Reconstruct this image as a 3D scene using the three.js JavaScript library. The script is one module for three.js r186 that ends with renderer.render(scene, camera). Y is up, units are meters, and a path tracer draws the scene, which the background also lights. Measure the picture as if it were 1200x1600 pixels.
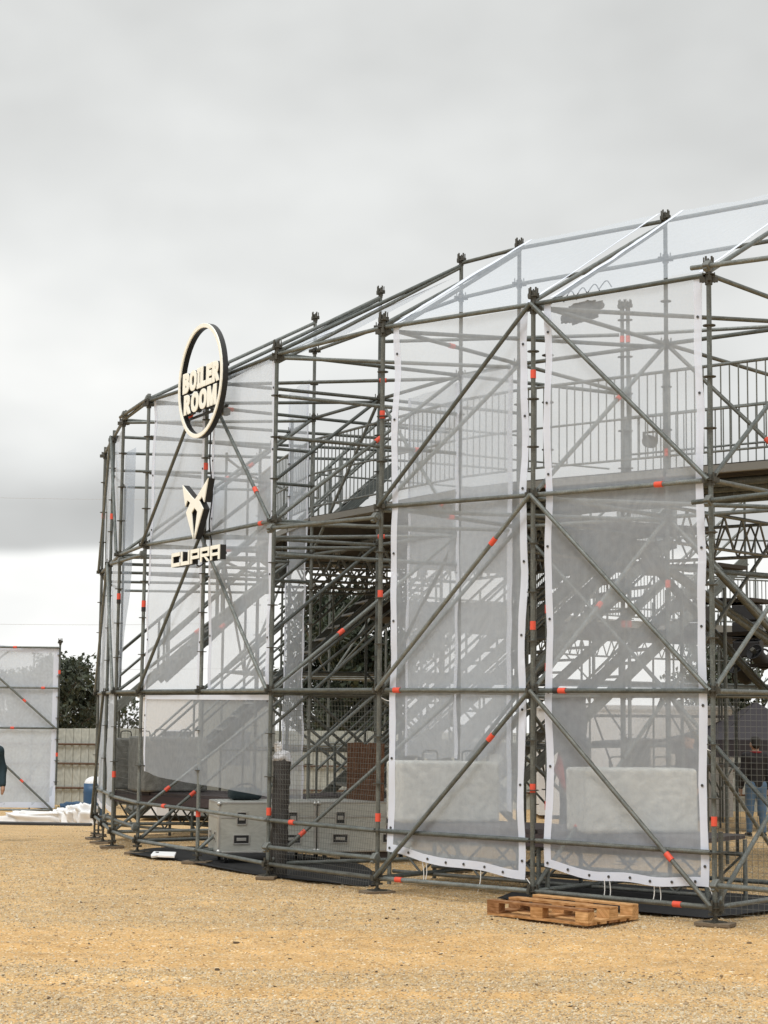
import * as THREE from 'three';
import { mergeGeometries as mergeG } from 'three/addons/utils/BufferGeometryUtils.js';
import { RoundedBoxGeometry } from 'three/addons/geometries/RoundedBoxGeometry.js';
import { MarchingCubes } from 'three/addons/objects/MarchingCubes.js';
import { ImprovedNoise } from 'three/addons/math/ImprovedNoise.js';
import { FontLoader } from 'three/addons/loaders/FontLoader.js';
import { TextGeometry } from 'three/addons/geometries/TextGeometry.js';

// ---------------------------------------------------------------- camera, sky, sun, exposure
const scene = new THREE.Scene();
const FOC = 2740, PITCH = 6.411 * Math.PI / 180, ROLL = 0.629 * Math.PI / 180, EYE = 1.957;
const camera = new THREE.PerspectiveCamera(2 * Math.atan(800 / FOC) * 180 / Math.PI, 0.75, 0.1, 2000);
camera.position.set(0, EYE, 0);
camera.rotation.set(PITCH, 0, ROLL, 'YXZ');
scene.add(camera);
const renderer = new THREE.WebGLRenderer({ antialias: true });
renderer.toneMapping = THREE.LinearToneMapping;
renderer.toneMappingExposure = 1.25;
renderer.shadowMap.enabled = true;

const noise = new ImprovedNoise();
const n3 = (x, y, z = 0) => noise.noise(x, y, z);
const fbm = (x, y, z, o = 4) => { let s = 0, a = 0.5; for (let i = 0; i < o; i++) { s += a * n3(x, y, z + i * 7.3); x *= 2.03; y *= 2.03; z *= 2.03; a *= 0.5; } return s; };
let seed = 12345;
const rnd = () => { seed = (seed * 1664525 + 1013904223) >>> 0; return seed / 4294967296; };
const rr = (a, b) => a + (b - a) * rnd();
const sstep = (a, b, x) => { const t = Math.min(1, Math.max(0, (x - a) / (b - a))); return t * t * (3 - 2 * t); };
const toLin = (c) => { c /= 255; return c <= 0.04045 ? c / 12.92 : ((c + 0.055) / 1.055) ** 2.4; };
const lin = (r, g, b) => new THREE.Color().setRGB(toLin(r), toLin(g), toLin(b));
const rgb = (r, g, b) => new THREE.Color().setRGB(r, g, b);

{
  const W = 2048, H = 1024, d = new Float32Array(W * H * 4);
  const curve = [[-90, 234], [0, 234], [4.75, 234], [5.1, 201], [6.5, 197], [8, 206], [10, 211], [12, 212], [14.7, 211], [18, 201], [20, 201], [22.5, 204], [25, 206], [40, 214], [60, 222], [90, 226]];
  const at = (e) => { for (let i = 1; i < curve.length; i++) if (e <= curve[i][0]) { const [a, va] = curve[i - 1], [b, vb] = curve[i]; return va + (vb - va) * (e - a) / (b - a); } return 246; };
  for (let j = 0; j < H; j++) {
    const el = ((j + 0.5) / H - 0.5) * 180;
    for (let i = 0; i < W; i++) {
      const ar = (i + 0.5) / W * 6.283185 + Math.PI,  er = el * Math.PI / 180;
      const x = Math.cos(ar) * Math.cos(er), z = Math.sin(ar) * Math.cos(er), y = Math.sin(er);
      let v;
      if (el < -1) v = 234;
      else {
        const q = 1 / (Math.max(y, 0) + 0.14);
        const w = fbm(x * q * 0.9, z * q * 0.9, 3.1, 5), w2 = fbm(x * 5 + 4, y * 9, z * 5, 5), w3 = fbm(x * 14, y * 22, z * 14 + 9, 4);
        const th = Math.atan2(x, -z) * 57.3, ew = el + w2 * 0.5 + w3 * 0.25 - 0.25 * sstep(-12, -8, th); v = at(ew) + w * 30 + w2 * 23 + w3 * 7 - 20 * sstep(-2, -7, th + w2 * 8) * sstep(4.8, 5.1, ew) * (1 - sstep(5.6, 8.2, ew));
        v = Math.min(v, 238);
      }
      const k = toLin(v) * (1 + 0.75 * sstep(26, 85, el)), o = (j * W + i) * 4;
      const warm = Math.min(1, Math.max(0, (v - 215) / 25));
      d[o] = k * (0.985 + 0.015 * warm); d[o + 1] = k * 1.002; d[o + 2] = k * (0.992 - 0.012 * warm); d[o + 3] = 1;
    }
  }
  const t = new THREE.DataTexture(d, W, H, THREE.RGBAFormat, THREE.FloatType);
  t.mapping = THREE.EquirectangularReflectionMapping; t.magFilter = t.minFilter = THREE.LinearFilter; t.needsUpdate = true;
  scene.background = t; scene.environment = t;
}
const sun = new THREE.DirectionalLight(rgb(1, 0.985, 0.96), 1.4);
sun.position.set(-18, 44, 6); sun.target.position.set(0, 0, -20);
sun.castShadow = true; sun.shadow.radius = 40;
Object.assign(sun.shadow.camera, { left: -40, right: 40, top: 40, bottom: -40, near: 1, far: 140 });
scene.add(sun, sun.target);

// ---------------------------------------------------------------- helpers
const mergeGeometries = (l) => mergeG(l.map((g) => { const h = g.index ? g.toNonIndexed() : g; for (const k of Object.keys(h.attributes)) if (!['position', 'normal', 'uv'].includes(k)) h.deleteAttribute(k); return h; }));
const V = (x, y, z) => new THREE.Vector3(x, y, z);
const used = {};
const numbered = (n) => { const k = used[n] = (used[n] ?? -1) + 1; return k ? `${n}_${String(k).padStart(3, '0')}` : n; };
function tag(o, label, category, group) { o.userData.label = label; o.userData.category = category; if (group) o.userData.group = group; return o; }
function thing(name, label, category, group, pos) { const o = new THREE.Group(); o.name = numbered(name); scene.add(o); if (pos) o.position.copy(pos); return tag(o, label, category, group); }
function sh(m) { m.castShadow = true; m.receiveShadow = true; return m; }
function part(name, geo, mat, parent, pos) { const m = sh(new THREE.Mesh(geo, mat)); m.name = parent === scene ? numbered(name) : name; parent.add(m); if (pos) m.position.copy(pos); return m; }
function structure(name, geo, mat) { const m = part(name, geo, mat, scene); m.userData.kind = 'structure'; return m; }
// a picture point (1200 x 1600) at a forward distance, in world metres
function at(px, py, Z) {
  const d = V((px - 600) / FOC, (800 - py) / FOC, -1).applyAxisAngle(V(0, 0, 1), ROLL).applyAxisAngle(V(1, 0, 0), PITCH);
  return d.multiplyScalar(Z / -d.z).add(V(0, EYE, 0));
}
const groundY = (x, z) => -0.7 * sstep(24, 44, -z) - 0.03 * Math.max(0, -z - 52) - 0.10 * sstep(-2.5, -5, x) * sstep(22, 26, -z);
const atG = (px, Z, lift = 0) => { const p = at(px, 1200, Z); p.y = groundY(p.x, p.z) + lift; return p; };
const box = (w, h, d, x = 0, y = 0, z = 0) => new THREE.BoxGeometry(w, h, d).translate(x, y, z);
const rbox = (w, h, d, r, x = 0, y = 0, z = 0) => new RoundedBoxGeometry(w, h, d, 2, Math.min(r, w / 2.01, h / 2.01, d / 2.01)).translate(x, y, z);
const YUP = V(0, 1, 0);
// cylinder with its origin at its lower end, uv in metres
function cyl(r, L, seg = 10, r2 = r) {
  const g = new THREE.CylinderGeometry(r2, r, L, seg, 1); g.translate(0, L / 2, 0);
  const u = g.attributes.uv; for (let i = 0; i < u.count; i++) u.setXY(i, u.getX(i) * 0.3, u.getY(i) * L);
  return g;
}
function aim(o, a, b) { o.position.copy(a); o.quaternion.setFromUnitVectors(YUP, b.clone().sub(a).normalize()); return o; }
function tube(name, a, b, r, mat, parent, seg = 10) {
  const m = part(name, cyl(r, a.distanceTo(b), seg), vary(mat), parent); aim(m, a, b);
  return m;
}
function barGeo(a, b, r, seg = 6) { const g = cyl(r, a.distanceTo(b), seg); const q = new THREE.Quaternion().setFromUnitVectors(YUP, b.clone().sub(a).normalize()); g.applyQuaternion(q); g.translate(a.x, a.y, a.z); return g; }
const lerp = (a, b, t) => a.clone().lerp(b, t);
function curveTube(pts, r, n = 24, seg = 6) { return new THREE.TubeGeometry(new THREE.CatmullRomCurve3(pts), n, r, seg); }

// ---------------------------------------------------------------- textures and materials
function tex(w, h, f, { srgb = true, rep } = {}) {
  const d = new Uint8Array(w * h * 4);
  for (let j = 0; j < h; j++) for (let i = 0; i < w; i++) { const c = f(i / w, j / h, i, j), o = (j * w + i) * 4; for (let k = 0; k < 3; k++) d[o + k] = Math.max(0, Math.min(255, c[k] ?? c[0])); d[o + 3] = 255; }
  const t = new THREE.DataTexture(d, w, h); t.wrapS = t.wrapT = THREE.RepeatWrapping; t.magFilter = THREE.LinearFilter; t.minFilter = THREE.LinearFilter;
  if (srgb) t.colorSpace = THREE.SRGBColorSpace; if (rep) t.repeat.set(...rep); t.needsUpdate = true; return t;
}
// tileable noise on a torus
const tn = (u, v, f, s = 0) => { const a = u * 6.2832, b = v * 6.2832; return n3(Math.cos(a) * f + s, Math.sin(a) * f + Math.cos(b) * f * 0.73, Math.sin(b) * f + s * 2); };
const steelMap = tex(64, 512, (u, v) => { const a = tn(u, v, 2.2, 1), b = tn(u, v, 9, 4), c = tn(u, v, 26, 8); const w = n3(u * 14, v * 60, 3), sc = w > 0.38 ? 34 : 0, ru = b > 0.42 ? (b - 0.42) * 260 : 0; const k = 200 + a * 40 + b * 26 + c * 30 + sc; return [k, k + 1 - ru * 0.45, k - 3 - ru * 0.8]; });
const steelRough = tex(64, 512, (u, v) => { const k = 150 + tn(u, v, 5, 2) * 70 + tn(u, v, 20, 5) * 40; return [k, k, k]; }, { srgb: false });
const S = (o) => new THREE.MeshStandardMaterial(o);
const steel = (r, g, b, metal = 0.18, rough = 0.6) => S({ color: rgb(r, g, b), map: steelMap, roughnessMap: steelRough, roughness: rough + 0.25, metalness: metal, bumpMap: steelRough, bumpScale: 0.0006 });
const M = {
  galv: steel(0.225, 0.235, 0.228),
  cast: steel(0.12, 0.115, 0.10, 0.4), rust: steel(0.16, 0.09, 0.055, 0.2, 0.75),
  tape: S({ color: rgb(0.70, 0.085, 0.045), roughness: 0.55 }), tapeB: S({ color: rgb(0.02, 0.02, 0.02), roughness: 0.6 }),
  hem: new THREE.MeshPhysicalMaterial({ color: rgb(0.75, 0.80, 0.91), roughness: 0.6, side: THREE.DoubleSide, transmission: 0.25, thickness: 0 }),
  eyelet: S({ color: rgb(0.07, 0.07, 0.07), roughness: 0.5, metalness: 0.4 }),
  cord: S({ color: rgb(0.72, 0.72, 0.70), roughness: 0.8 }),
  black: S({ color: rgb(0.014, 0.014, 0.015), roughness: 0.75 }), blackSat: S({ color: rgb(0.02, 0.02, 0.021), roughness: 0.5 }),
  cream: S({ color: rgb(0.93, 0.925, 0.84), roughness: 0.55 }), signSide: S({ color: rgb(0.016, 0.016, 0.015), roughness: 0.45 }),
  deckTop: S({ color: rgb(0.10, 0.085, 0.07), roughness: 0.85 }),
  white: S({ color: rgb(0.78, 0.78, 0.78), roughness: 0.7 }),
};
const GV = [[0.150, 0.168, 0.166], [0.185, 0.205, 0.202], [0.225, 0.245, 0.242], [0.275, 0.297, 0.294], [0.19, 0.20, 0.188]].map((c) => steel(...c)); let gvi = 7;
const vary = (m) => { if (m !== M.galv) return m; gvi = (gvi * 16807) % 2147483647; return GV[gvi % 5]; };
const scrimAlpha = tex(512, 512, (u, v, i, j) => { const th = ((i % 2) + (j % 2)) * 5; const k = 150 + tn(u, v, 3, 1) * 18 + tn(u, v, 14, 2) * 9 + th + n3(u * 90, v * 2.2, 4) * 5; return [k, k, k]; }, { srgb: false });
const scrimMat = (op, c = [0.64, 0.70, 0.775], tr = 0.3) => new THREE.MeshPhysicalMaterial({ color: rgb(...c), roughness: 1, opacity: op / 0.588, alphaMap: scrimAlpha, transparent: true, side: THREE.DoubleSide, transmission: tr, thickness: 0, specularIntensity: 0.1 });
const SC = { front: scrimMat(0.41), inner: scrimMat(0.52), roof: scrimMat(0.38), far: scrimMat(0.58), low: scrimMat(0.36), left: scrimMat(0.54), dbl: scrimMat(0.76) };
const woodMap = (base, amp) => tex(256, 256, (u, v) => { const g = n3(u * 3, v * 46, 2) * 26 + n3(u * 9, v * 120, 5) * 18 + tn(u, v, 2, 3) * 30; return base.map((c) => c + g * amp); });
M.pallet = S({ map: woodMap([172, 126, 78], 1.0), roughness: 0.85 });
M.palletD = S({ map: woodMap([138, 96, 58], 1.0), roughness: 0.88 });
M.palletL = S({ map: woodMap([190, 146, 96], 1.0), roughness: 0.85 });
M.soleB = S({ map: woodMap([112, 98, 80], 1.0), roughness: 0.9 });
M.board = S({ map: woodMap([98, 68, 48], 0.8), roughness: 0.8 });
const concMap = tex(512, 512, (u, v) => { const k = 150 + tn(u, v, 2, 7) * 26 + tn(u, v, 8, 3) * 16 + tn(u, v, 40, 2) * 16; const hole = tn(u, v, 22, 9) > 0.62 ? -40 : 0; return [k + hole + 1, k + hole + 1, k + hole - 3]; });
M.conc = S({ map: concMap, color: rgb(0.95, 0.96, 0.95), roughness: 0.92, bumpMap: concMap, bumpScale: 0.004 });
M.concL = S({ map: concMap, color: rgb(1.7, 1.72, 1.68), roughness: 0.92, bumpMap: concMap, bumpScale: 0.004 });

// ---------------------------------------------------------------- ground
const sandy = (x, z) => { // 1 = bare trodden sand, 0 = loose limestone chips
  const Z = -z + 0.10 * x;
  let s = sstep(13.0, 13.6, Z + fbm(x * 0.22, z * 0.5, 2) * 1.6) * (1 - sstep(15.4, 16.6, Z + fbm(x * 0.25, z * 0.4, 8) * 2.0));
  s = Math.max(s, 0.8 * sstep(12.2, 12.5, Z + fbm(x * 0.5, z * 0.6, 5) * 0.8) * (1 - sstep(12.6, 12.95, Z)));
  return Math.min(1, Math.max(0, s * 0.95 + fbm(x * 0.9, z * 1.6, 3) * 0.5));
};
const rut = (x, z, c, slope) => { const d = -z - c - slope * x - 0.25 * n3(x * 0.3, c, 2); return Math.exp(-d * d / 0.022) - 0.45 * Math.exp(-((Math.abs(d) - 0.24) ** 2) / 0.008); };
const relief = (x, z) => fbm(x * 0.45, z * 1.3, 1) * 0.055 + fbm(x * 2.4, z * 2.8, 5) * 0.016 - 0.012 - (0.022 * (rut(x, z, 13.1, 0.12) + rut(x, z, 14.7, 0.12)) + 0.018 * (rut(x, z, 12.3, -0.07) + rut(x, z, 15.6, 0.2))) * (0.8 + 0.5 * n3(x * 3.1, z * 3.1, 7));
{
  const xs = [], zs = [];
  for (let x = -14; x <= 14.001; x += 0.14) xs.push(x);
  for (let k = 1; k < 30; k++) { const e = 14 + 0.5 * (Math.pow(1.2, k) - 1) * 5; xs.push(e); xs.unshift(-e); }
  for (let z = 4; z < 30; z += 0.075) zs.push(z);
  for (let k = 0; k < 60; k++) zs.push(30 + 0.35 * (Math.pow(1.11, k) - 1) * 10);
  zs.unshift(-80, -30, -10, 0, 2); 
  const nx = xs.length, nz = zs.length, pos = new Float32Array(nx * nz * 3), uv = new Float32Array(nx * nz * 2), col = new Float32Array(nx * nz * 3), idx = [];
  for (let j = 0; j < nz; j++) for (let i = 0; i < nx; i++) {
    const x = xs[i], z = -zs[j], o = j * nx + i, near = 1 - sstep(26, 34, zs[j]);
    const h = groundY(x, z) + near * (relief(x, z));
    pos.set([x, h, z], o * 3); uv.set([x / 5, z / 5], o * 2);
    const s = sandy(x, z), p = fbm(x * 0.3, z * 0.8, 9) * 0.26 + fbm(x * 1.6, z * 3.2, 4) * 0.20 + fbm(x * 5, z * 8, 6, 3) * 0.10;
    const a = [0.96, 0.91, 0.845], b = [0.91, 0.92, 0.945];
    col.set(a.map((v, k) => Math.min(1.1, (v * s + b[k] * (1 - s)) * (1 + p))), o * 3);
  }
  for (let j = 0; j < nz - 1; j++) for (let i = 0; i < nx - 1; i++) { const a = j * nx + i, b = a + 1, c = a + nx, d = c + 1; idx.push(a, b, c, b, d, c); }
  const g = new THREE.BufferGeometry(); g.setAttribute('position', new THREE.BufferAttribute(pos, 3)); g.setAttribute('uv', new THREE.BufferAttribute(uv, 2)); g.setAttribute('color', new THREE.BufferAttribute(col, 3)); g.setIndex(idx); g.computeVertexNormals();
  // grain: sand with chips of stone, drawn as random splats on a tileable square
  const N = 2048, f = new Float32Array(N * N * 3), hgt = new Uint8Array(N * N * 4);
  for (let j = 0; j < N; j++) for (let i = 0; i < N; i++) { const o = (j * N + i) * 3; const k = 1 + tn(i / N, j / N, 4, 1) * 0.10 + (rnd() - 0.5) * 0.16; f[o] = 203 * k; f[o + 1] = 166 * k; f[o + 2] = 112 * k; hgt[(j * N + i) * 4] = 110 + (rnd() - 0.5) * 30; }
  for (let k = 0; k < 60000; k++) {
    const cx = rnd() * N, cy = rnd() * N, a = rr(1.2, 4.4) * (rnd() < 0.06 ? 1.9 : 1), b = a * rr(0.4, 0.9), th = rnd() * 6.28, c = Math.cos(th), s = Math.sin(th), t = rnd();
    const cc = t < 0.42 ? [222, 196, 150] : t < 0.68 ? [238, 224, 196] : t < 0.9 ? [162, 130, 90] : [124, 98, 70];
    for (let y = Math.floor(-a); y <= a; y++) for (let x = Math.floor(-a); x <= a; x++) {
      const u = (x * c + y * s) / a, v = (-x * s + y * c) / b, r2 = u * u + v * v; if (r2 > 1) continue;
      const ix = (Math.floor(cx + x) + N) % N, iy = (Math.floor(cy + y) + N) % N, o = iy * N + ix;
      f[o * 3] = cc[0]; f[o * 3 + 1] = cc[1]; f[o * 3 + 2] = cc[2]; hgt[o * 4] = Math.min(255, 150 + (1 - r2) * 90);
    }
  }
  const d = new Uint8Array(N * N * 4);
  for (let o = 0; o < N * N; o++) { for (let k = 0; k < 3; k++) d[o * 4 + k] = Math.max(0, Math.min(255, f[o * 3 + k])); d[o * 4 + 3] = 255; hgt[o * 4 + 1] = hgt[o * 4 + 2] = hgt[o * 4]; hgt[o * 4 + 3] = 255; }
  const mk = (a, srgb) => { const t = new THREE.DataTexture(a, N, N); t.wrapS = t.wrapT = THREE.RepeatWrapping; t.magFilter = t.minFilter = THREE.LinearFilter; if (srgb) t.colorSpace = THREE.SRGBColorSpace; t.needsUpdate = true; return t; };
  structure('ground', g, S({ map: mk(d, true), bumpMap: mk(hgt, false), bumpScale: 0.012, vertexColors: true, roughness: 0.97, color: rgb(0.96, 0.96, 0.96) }));
  // loose chips
  const ico = new THREE.IcosahedronGeometry(1, 0), ip = ico.attributes.position; for (let i = 0; i < ip.count; i++) { const v = V(ip.getX(i), ip.getY(i), ip.getZ(i)); const k = 1 + 0.35 * n3(v.x * 1.7, v.y * 1.7, v.z * 1.7); ip.setXYZ(i, v.x * k, v.y * k * 0.6, v.z * k * 0.8); } ico.computeVertexNormals();
  const NP = 90000, im = new THREE.InstancedMesh(ico, S({ roughness: 0.95 }), NP), q = new THREE.Quaternion(), e = new THREE.Euler(), m4 = new THREE.Matrix4();
  let k = 0;
  while (k < NP) {
    const Z = 10.6 + Math.pow(rnd(), 1.5) * 31, x = (rnd() - 0.5) * 2 * (Z * 0.235), z = -Z;
    if (rnd() < Math.max(sandy(x, z) * 0.93, 0.25 * sstep(17, 30, Z))) continue;
    const s = rr(0.004, 0.011) * (rnd() < 0.04 ? 1.8 : 1); e.set(rnd() * 0.8, rnd() * 6.28, rnd() * 0.8); q.setFromEuler(e);
    const h = groundY(x, z) + relief(x, z);
    m4.compose(V(x, h + s * 0.25, z), q, V(s, s, s)); im.setMatrixAt(k, m4);
    const t = rnd(), w = rr(0.85, 1.12), c = t < 0.5 ? [0.50, 0.395, 0.25] : t < 0.78 ? [0.62, 0.53, 0.38] : t < 0.985 ? [0.38, 0.28, 0.17] : [0.20, 0.14, 0.085];
    im.setColorAt(k, rgb(c[0] * w, c[1] * w, c[2] * w)); k++;
  }
  im.name = 'gravel_chips'; im.castShadow = im.receiveShadow = true; im.userData.kind = 'stuff'; tag(im, 'loose pale limestone chips scattered over the tan ground', 'gravel'); scene.add(im);
}

{ // dark bits of bark, leaf and clod lying about
  const g = new THREE.DodecahedronGeometry(1, 0), n = 170, im = new THREE.InstancedMesh(g, S({ roughness: 0.95 }), n), q = new THREE.Quaternion(), e = new THREE.Euler(), m4 = new THREE.Matrix4();
  for (let i = 0; i < n; i++) { const Z = rr(11, 22), c = n3(i * 0.13, 4.2, 1) * 2, x = Math.max(-1, Math.min(1, (rnd() - 0.5) * 2 + c * 0.3)) * Z * 0.22, z = -Z, s = rr(0.005, 0.013) * (rnd() < 0.06 ? 1.7 : 1); e.set(rr(-0.3, 0.3), rnd() * 6.28, rr(-0.3, 0.3)); q.setFromEuler(e); const h = groundY(x, z) + relief(x, z); m4.compose(V(x, h + s * 0.2, z), q, V(s * rr(0.8, 2.4), s * 0.45, s)); im.setMatrixAt(i, m4); const k = rr(0.5, 1.3); im.setColorAt(i, rgb(0.09 * k, 0.06 * k, 0.035 * k)); }
  im.name = 'ground_litter'; im.castShadow = im.receiveShadow = true; im.userData.kind = 'stuff'; tag(im, 'scattered dark clods and bits of litter on the gravel', 'litter'); scene.add(im); }

// ---------------------------------------------------------------- the scaffold stand
const L0 = 0.16, lev = (k) => L0 + 2 * k;
const OUT = { A: [-4.67, 29.03], B: [-4.25, 27.24], C: [-3.86, 25.6], D: [-3.27, 23.96], E: [-2.31, 22.48], F: [-1.30, 20.64], G: [-0.03, 19.09], H: [1.53, 17.89], I: [3.11, 16.57] };
const INN = { A: [-2.1, 29.3], B: [-1.78, 27.9], C: [-1.42, 26.55], D: [-1.04, 25.26], E: [-0.08, 23.62], F: [0.95, 21.84], G: [1.63, 21.08], H: [3.22, 19.80], I: [4.81, 18.52] };
const ids = 'ABCDEFGHI'.split('');
OUT.Y = [-5.0, 33.6]; OUT.Z = [-4.95, 31.2]; INN.Y = [-2.15, 33.8]; INN.Z = [-2.25, 31.5];
const O = (k, y) => V(OUT[k][0], y, -OUT[k][1]), N = (k, y) => V(INN[k][0], y, -INN[k][1]);
const TR = {}; for (const k of ['Y', 'Z', ...ids]) { const d = V(INN[k][0] - OUT[k][0], 0, INN[k][1] - OUT[k][1]).normalize().multiplyScalar(2.5); TR[k] = [INN[k][0] + d.x, INN[k][1] + d.z]; }
const T3 = (k, y) => V(TR[k][0], y, -TR[k][1]);

const frame = thing('scaffold_frame', 'tall curved steel tube scaffold with three lifts that carries the white scrims', 'scaffold');
const R = 0.0245;
const rosG = new THREE.CylinderGeometry(0.062, 0.062, 0.010, 12);
const bandG = new THREE.CylinderGeometry(0.0295, 0.0295, 0.088, 12), bandG2 = new THREE.CylinderGeometry(0.031, 0.031, 0.06, 12);
const jointG = (() => { const g = [new THREE.CylinderGeometry(0.036, 0.036, 0.10, 10)]; for (let i = 0; i < 4; i++) g.push(box(0.055, 0.05, 0.03, 0.06, 0, 0).rotateY(i * Math.PI / 2 + 0.4), box(0.012, 0.10, 0.02, 0.055, 0.02, 0).rotateY(i * Math.PI / 2 + 0.4)); return mergeGeometries(g); })();
const topG = (() => { const g = [new THREE.CylinderGeometry(0.04, 0.04, 0.16, 10), new THREE.CylinderGeometry(0.068, 0.068, 0.014, 12)]; for (let i = 0; i < 5; i++) g.push(rbox(0.05, 0.06, 0.045, 0.008, 0.055, 0.02 - 0.03 * (i % 2), 0).rotateY(i * 1.256), box(0.014, 0.12, 0.022, 0.06, 0.06, 0).rotateY(i * 1.256 + 0.2)); return mergeGeometries(g); })();
const plateG = mergeGeometries([box(0.16, 0.010, 0.16, 0, 0.033, 0), new THREE.CylinderGeometry(0.03, 0.03, 0.05, 8).translate(0, 0.03, 0)]);
const jackG = mergeGeometries([new THREE.CylinderGeometry(0.017, 0.017, 0.30, 8).translate(0, 0.15, 0), box(0.12, 0.022, 0.03, 0, 0.10, 0), box(0.03, 0.022, 0.12, 0, 0.10, 0)]);
const steels = [M.galv, M.galv, M.galv];
let ms = 0; const pickS = () => steels[(ms = (ms * 7 + 3) % 11) % 3];
function band(t, along, black) { part('tape_band', bandG, M.tape, t, V(0, along, 0)); if (black) part('tape_band', bandG2, M.tapeB, t, V(0, along - 0.075, 0)); }
function standard(parent, x, z, y1, { mat = M.galv, ros = true, top = true, bands = [], joints = [], foot = true, y0 = null } = {}) {
  const gy = groundY(x, z), b = y0 ?? Math.max(gy + 0.1, L0 - 0.08);
  const s = tube('standard', V(x, b, z), V(x, y1, z), R, mat, parent, 12);
  if (ros) for (let y = L0; y < y1 - 0.04; y += 0.5) if (y > b) part('rosette', rosG, M.cast, s, V(0, y - b, 0)).rotation.y = y;
  if (top) part('post_head', topG, M.cast, s, V(0, y1 - b - 0.02, 0)).scale.setScalar(0.78);
  for (const y of joints) part('wedge_joint', jointG, M.cast, s, V(0, y - b, 0)).rotation.y = y * 3;
  for (const [y, bl] of bands) band(s, y - b, bl);
  if (foot && y0 === null) { part('base_plate', plateG, M.cast, s, V(0, gy - b, 0)).rotation.y = 0.5; if (parent === frame) part('sole_board', rbox(0.34, 0.034, 0.22, 0.005, 0, 0.011, 0), M.soleB, s, V(0, gy - b, 0)).rotation.y = 0.5 + x * 1.7; part('base_jack', jackG, M.cast, s, V(0, gy - b, 0)); }
  return s;
}
// short of the post by a wedge head
function ledger(a, b, mat = pickS(), name = 'ledger', parent = frame, r = R, gap = 0.04) {
  const d = b.clone().sub(a).normalize(); return tube(name, a.clone().addScaledVector(d, gap), b.clone().addScaledVector(d, -gap), r, mat, parent);
}
function braceOf(a, b, mat = M.galv, off = null, bands = []) {
  const o = off ?? V(0, 0, 0); const t = tube('brace', a.clone().add(o), b.clone().add(o), 0.0235, mat, frame);
  for (const [f, bl] of bands) band(t, f * a.distanceTo(b), bl); return t;
}
const outw = (k) => O(k, 0).sub(N(k, 0)).normalize();
const bandsOut = { A: [[5.1]], B: [[4.9]], C: [[0.98], [3.55, 1]], D: [[3.35, 1]], E: [[0.62], [5.05]], F: [[0.76]], G: [[0.80], [3.20], [5.18]], H: [[1.18], [2.82], [5.42]], I: [[0.95]] };
for (const k of ids) {
  standard(frame, OUT[k][0], -OUT[k][1], lev(3) + (k === 'E' ? 0.02 : 0.10), { mat: 'GHI'.includes(k) ? M.galv : M.galv, bands: bandsOut[k], top: 'FGHI'.includes(k), joints: k === 'E' ? [lev(1), lev(2)] : [lev(0), lev(1), lev(2), lev(3) - 0.05] });
  const y1 = lev(3) + (k === 'A' || k === 'B' || k === 'C' ? 0.2 : 1.5);
  standard(frame, INN[k][0], -INN[k][1], y1, { mat: M.galv, top: !'ABC'.includes(k), joints: 'ABC'.includes(k) ? [lev(1), lev(2), lev(3)] : [lev(1), lev(2), lev(3), lev(3) + 1], bands: k === 'H' ? [[4.9], [3.4]] : [] });
}
{ // the twin posts just behind H and I
  for (const [k, f] of [['H', 0.10], ['I', 0.045]]) { const p = lerp(O(k, 0), N(k, 0), f); standard(frame, p.x, p.z, k === 'H' ? lev(3) - 0.1 : 0.85, { mat: M.galv, top: false, foot: k === 'H', bands: k === 'H' ? [[1.0], [2.4], [3.0], [4.3]] : [] }); }
}
const closed = [['A', 'B'], ['B', 'C'], ['D', 'E'], ['E', 'F'], ['G', 'H'], ['H', 'I']];
for (let i = 0; i < ids.length - 1; i++) {
  const a = ids[i], b = ids[i + 1], shut = closed.some((c) => c[0] === a);
  const o = outw(a).add(outw(b)).normalize();
  for (const y of [lev(1), lev(2), lev(3)]) {
    if (a === 'F' && y === lev(2)) continue;
    if (a === 'C' && y > lev(2)) { ledger(O(a, y), O(b, y), M.galv); continue; }
    const t = ledger(O(a, y), O(b, y), shut ? (y === lev(1) ? M.galv : M.galv) : M.galv);
    if (a === 'G' && y === lev(1)) band(t, 0.20); if (a === 'H' && y === lev(1)) band(t, 0.32, 1); if (a === 'H' && y === lev(2)) band(t, 1.45);
    if (a === 'E' && y === lev(2)) band(t, 1.7);
  }
  if (!'AB'.includes(a)) { const t = ledger(O(a, L0 + 0.5), O(b, L0 + 0.5), M.galv); if (a === 'D') band(t, 0.75); if (a === 'F') band(t, 0.42); }
  { const t = ledger(O(a, L0 + (a === 'D' ? 0.0 : 0)), O(b, L0), M.galv); if (a === 'G') band(t, 0.25); if (a === 'H') band(t, 1.62); }
  // rings of the inner posts
  for (const y of [lev(0), lev(1), lev(2), lev(3)]) ledger(N(a, y), N(b, y), M.galv);
  if (!'ABC'.includes(a)) { ledger(N(a, lev(3) + 1), N(b, lev(3) + 1), M.galv); if (!'DE'.includes(a)) ledger(N(a, lev(3) + 1.45), N(b, lev(3) + 1.45), M.galv); }
}
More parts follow.
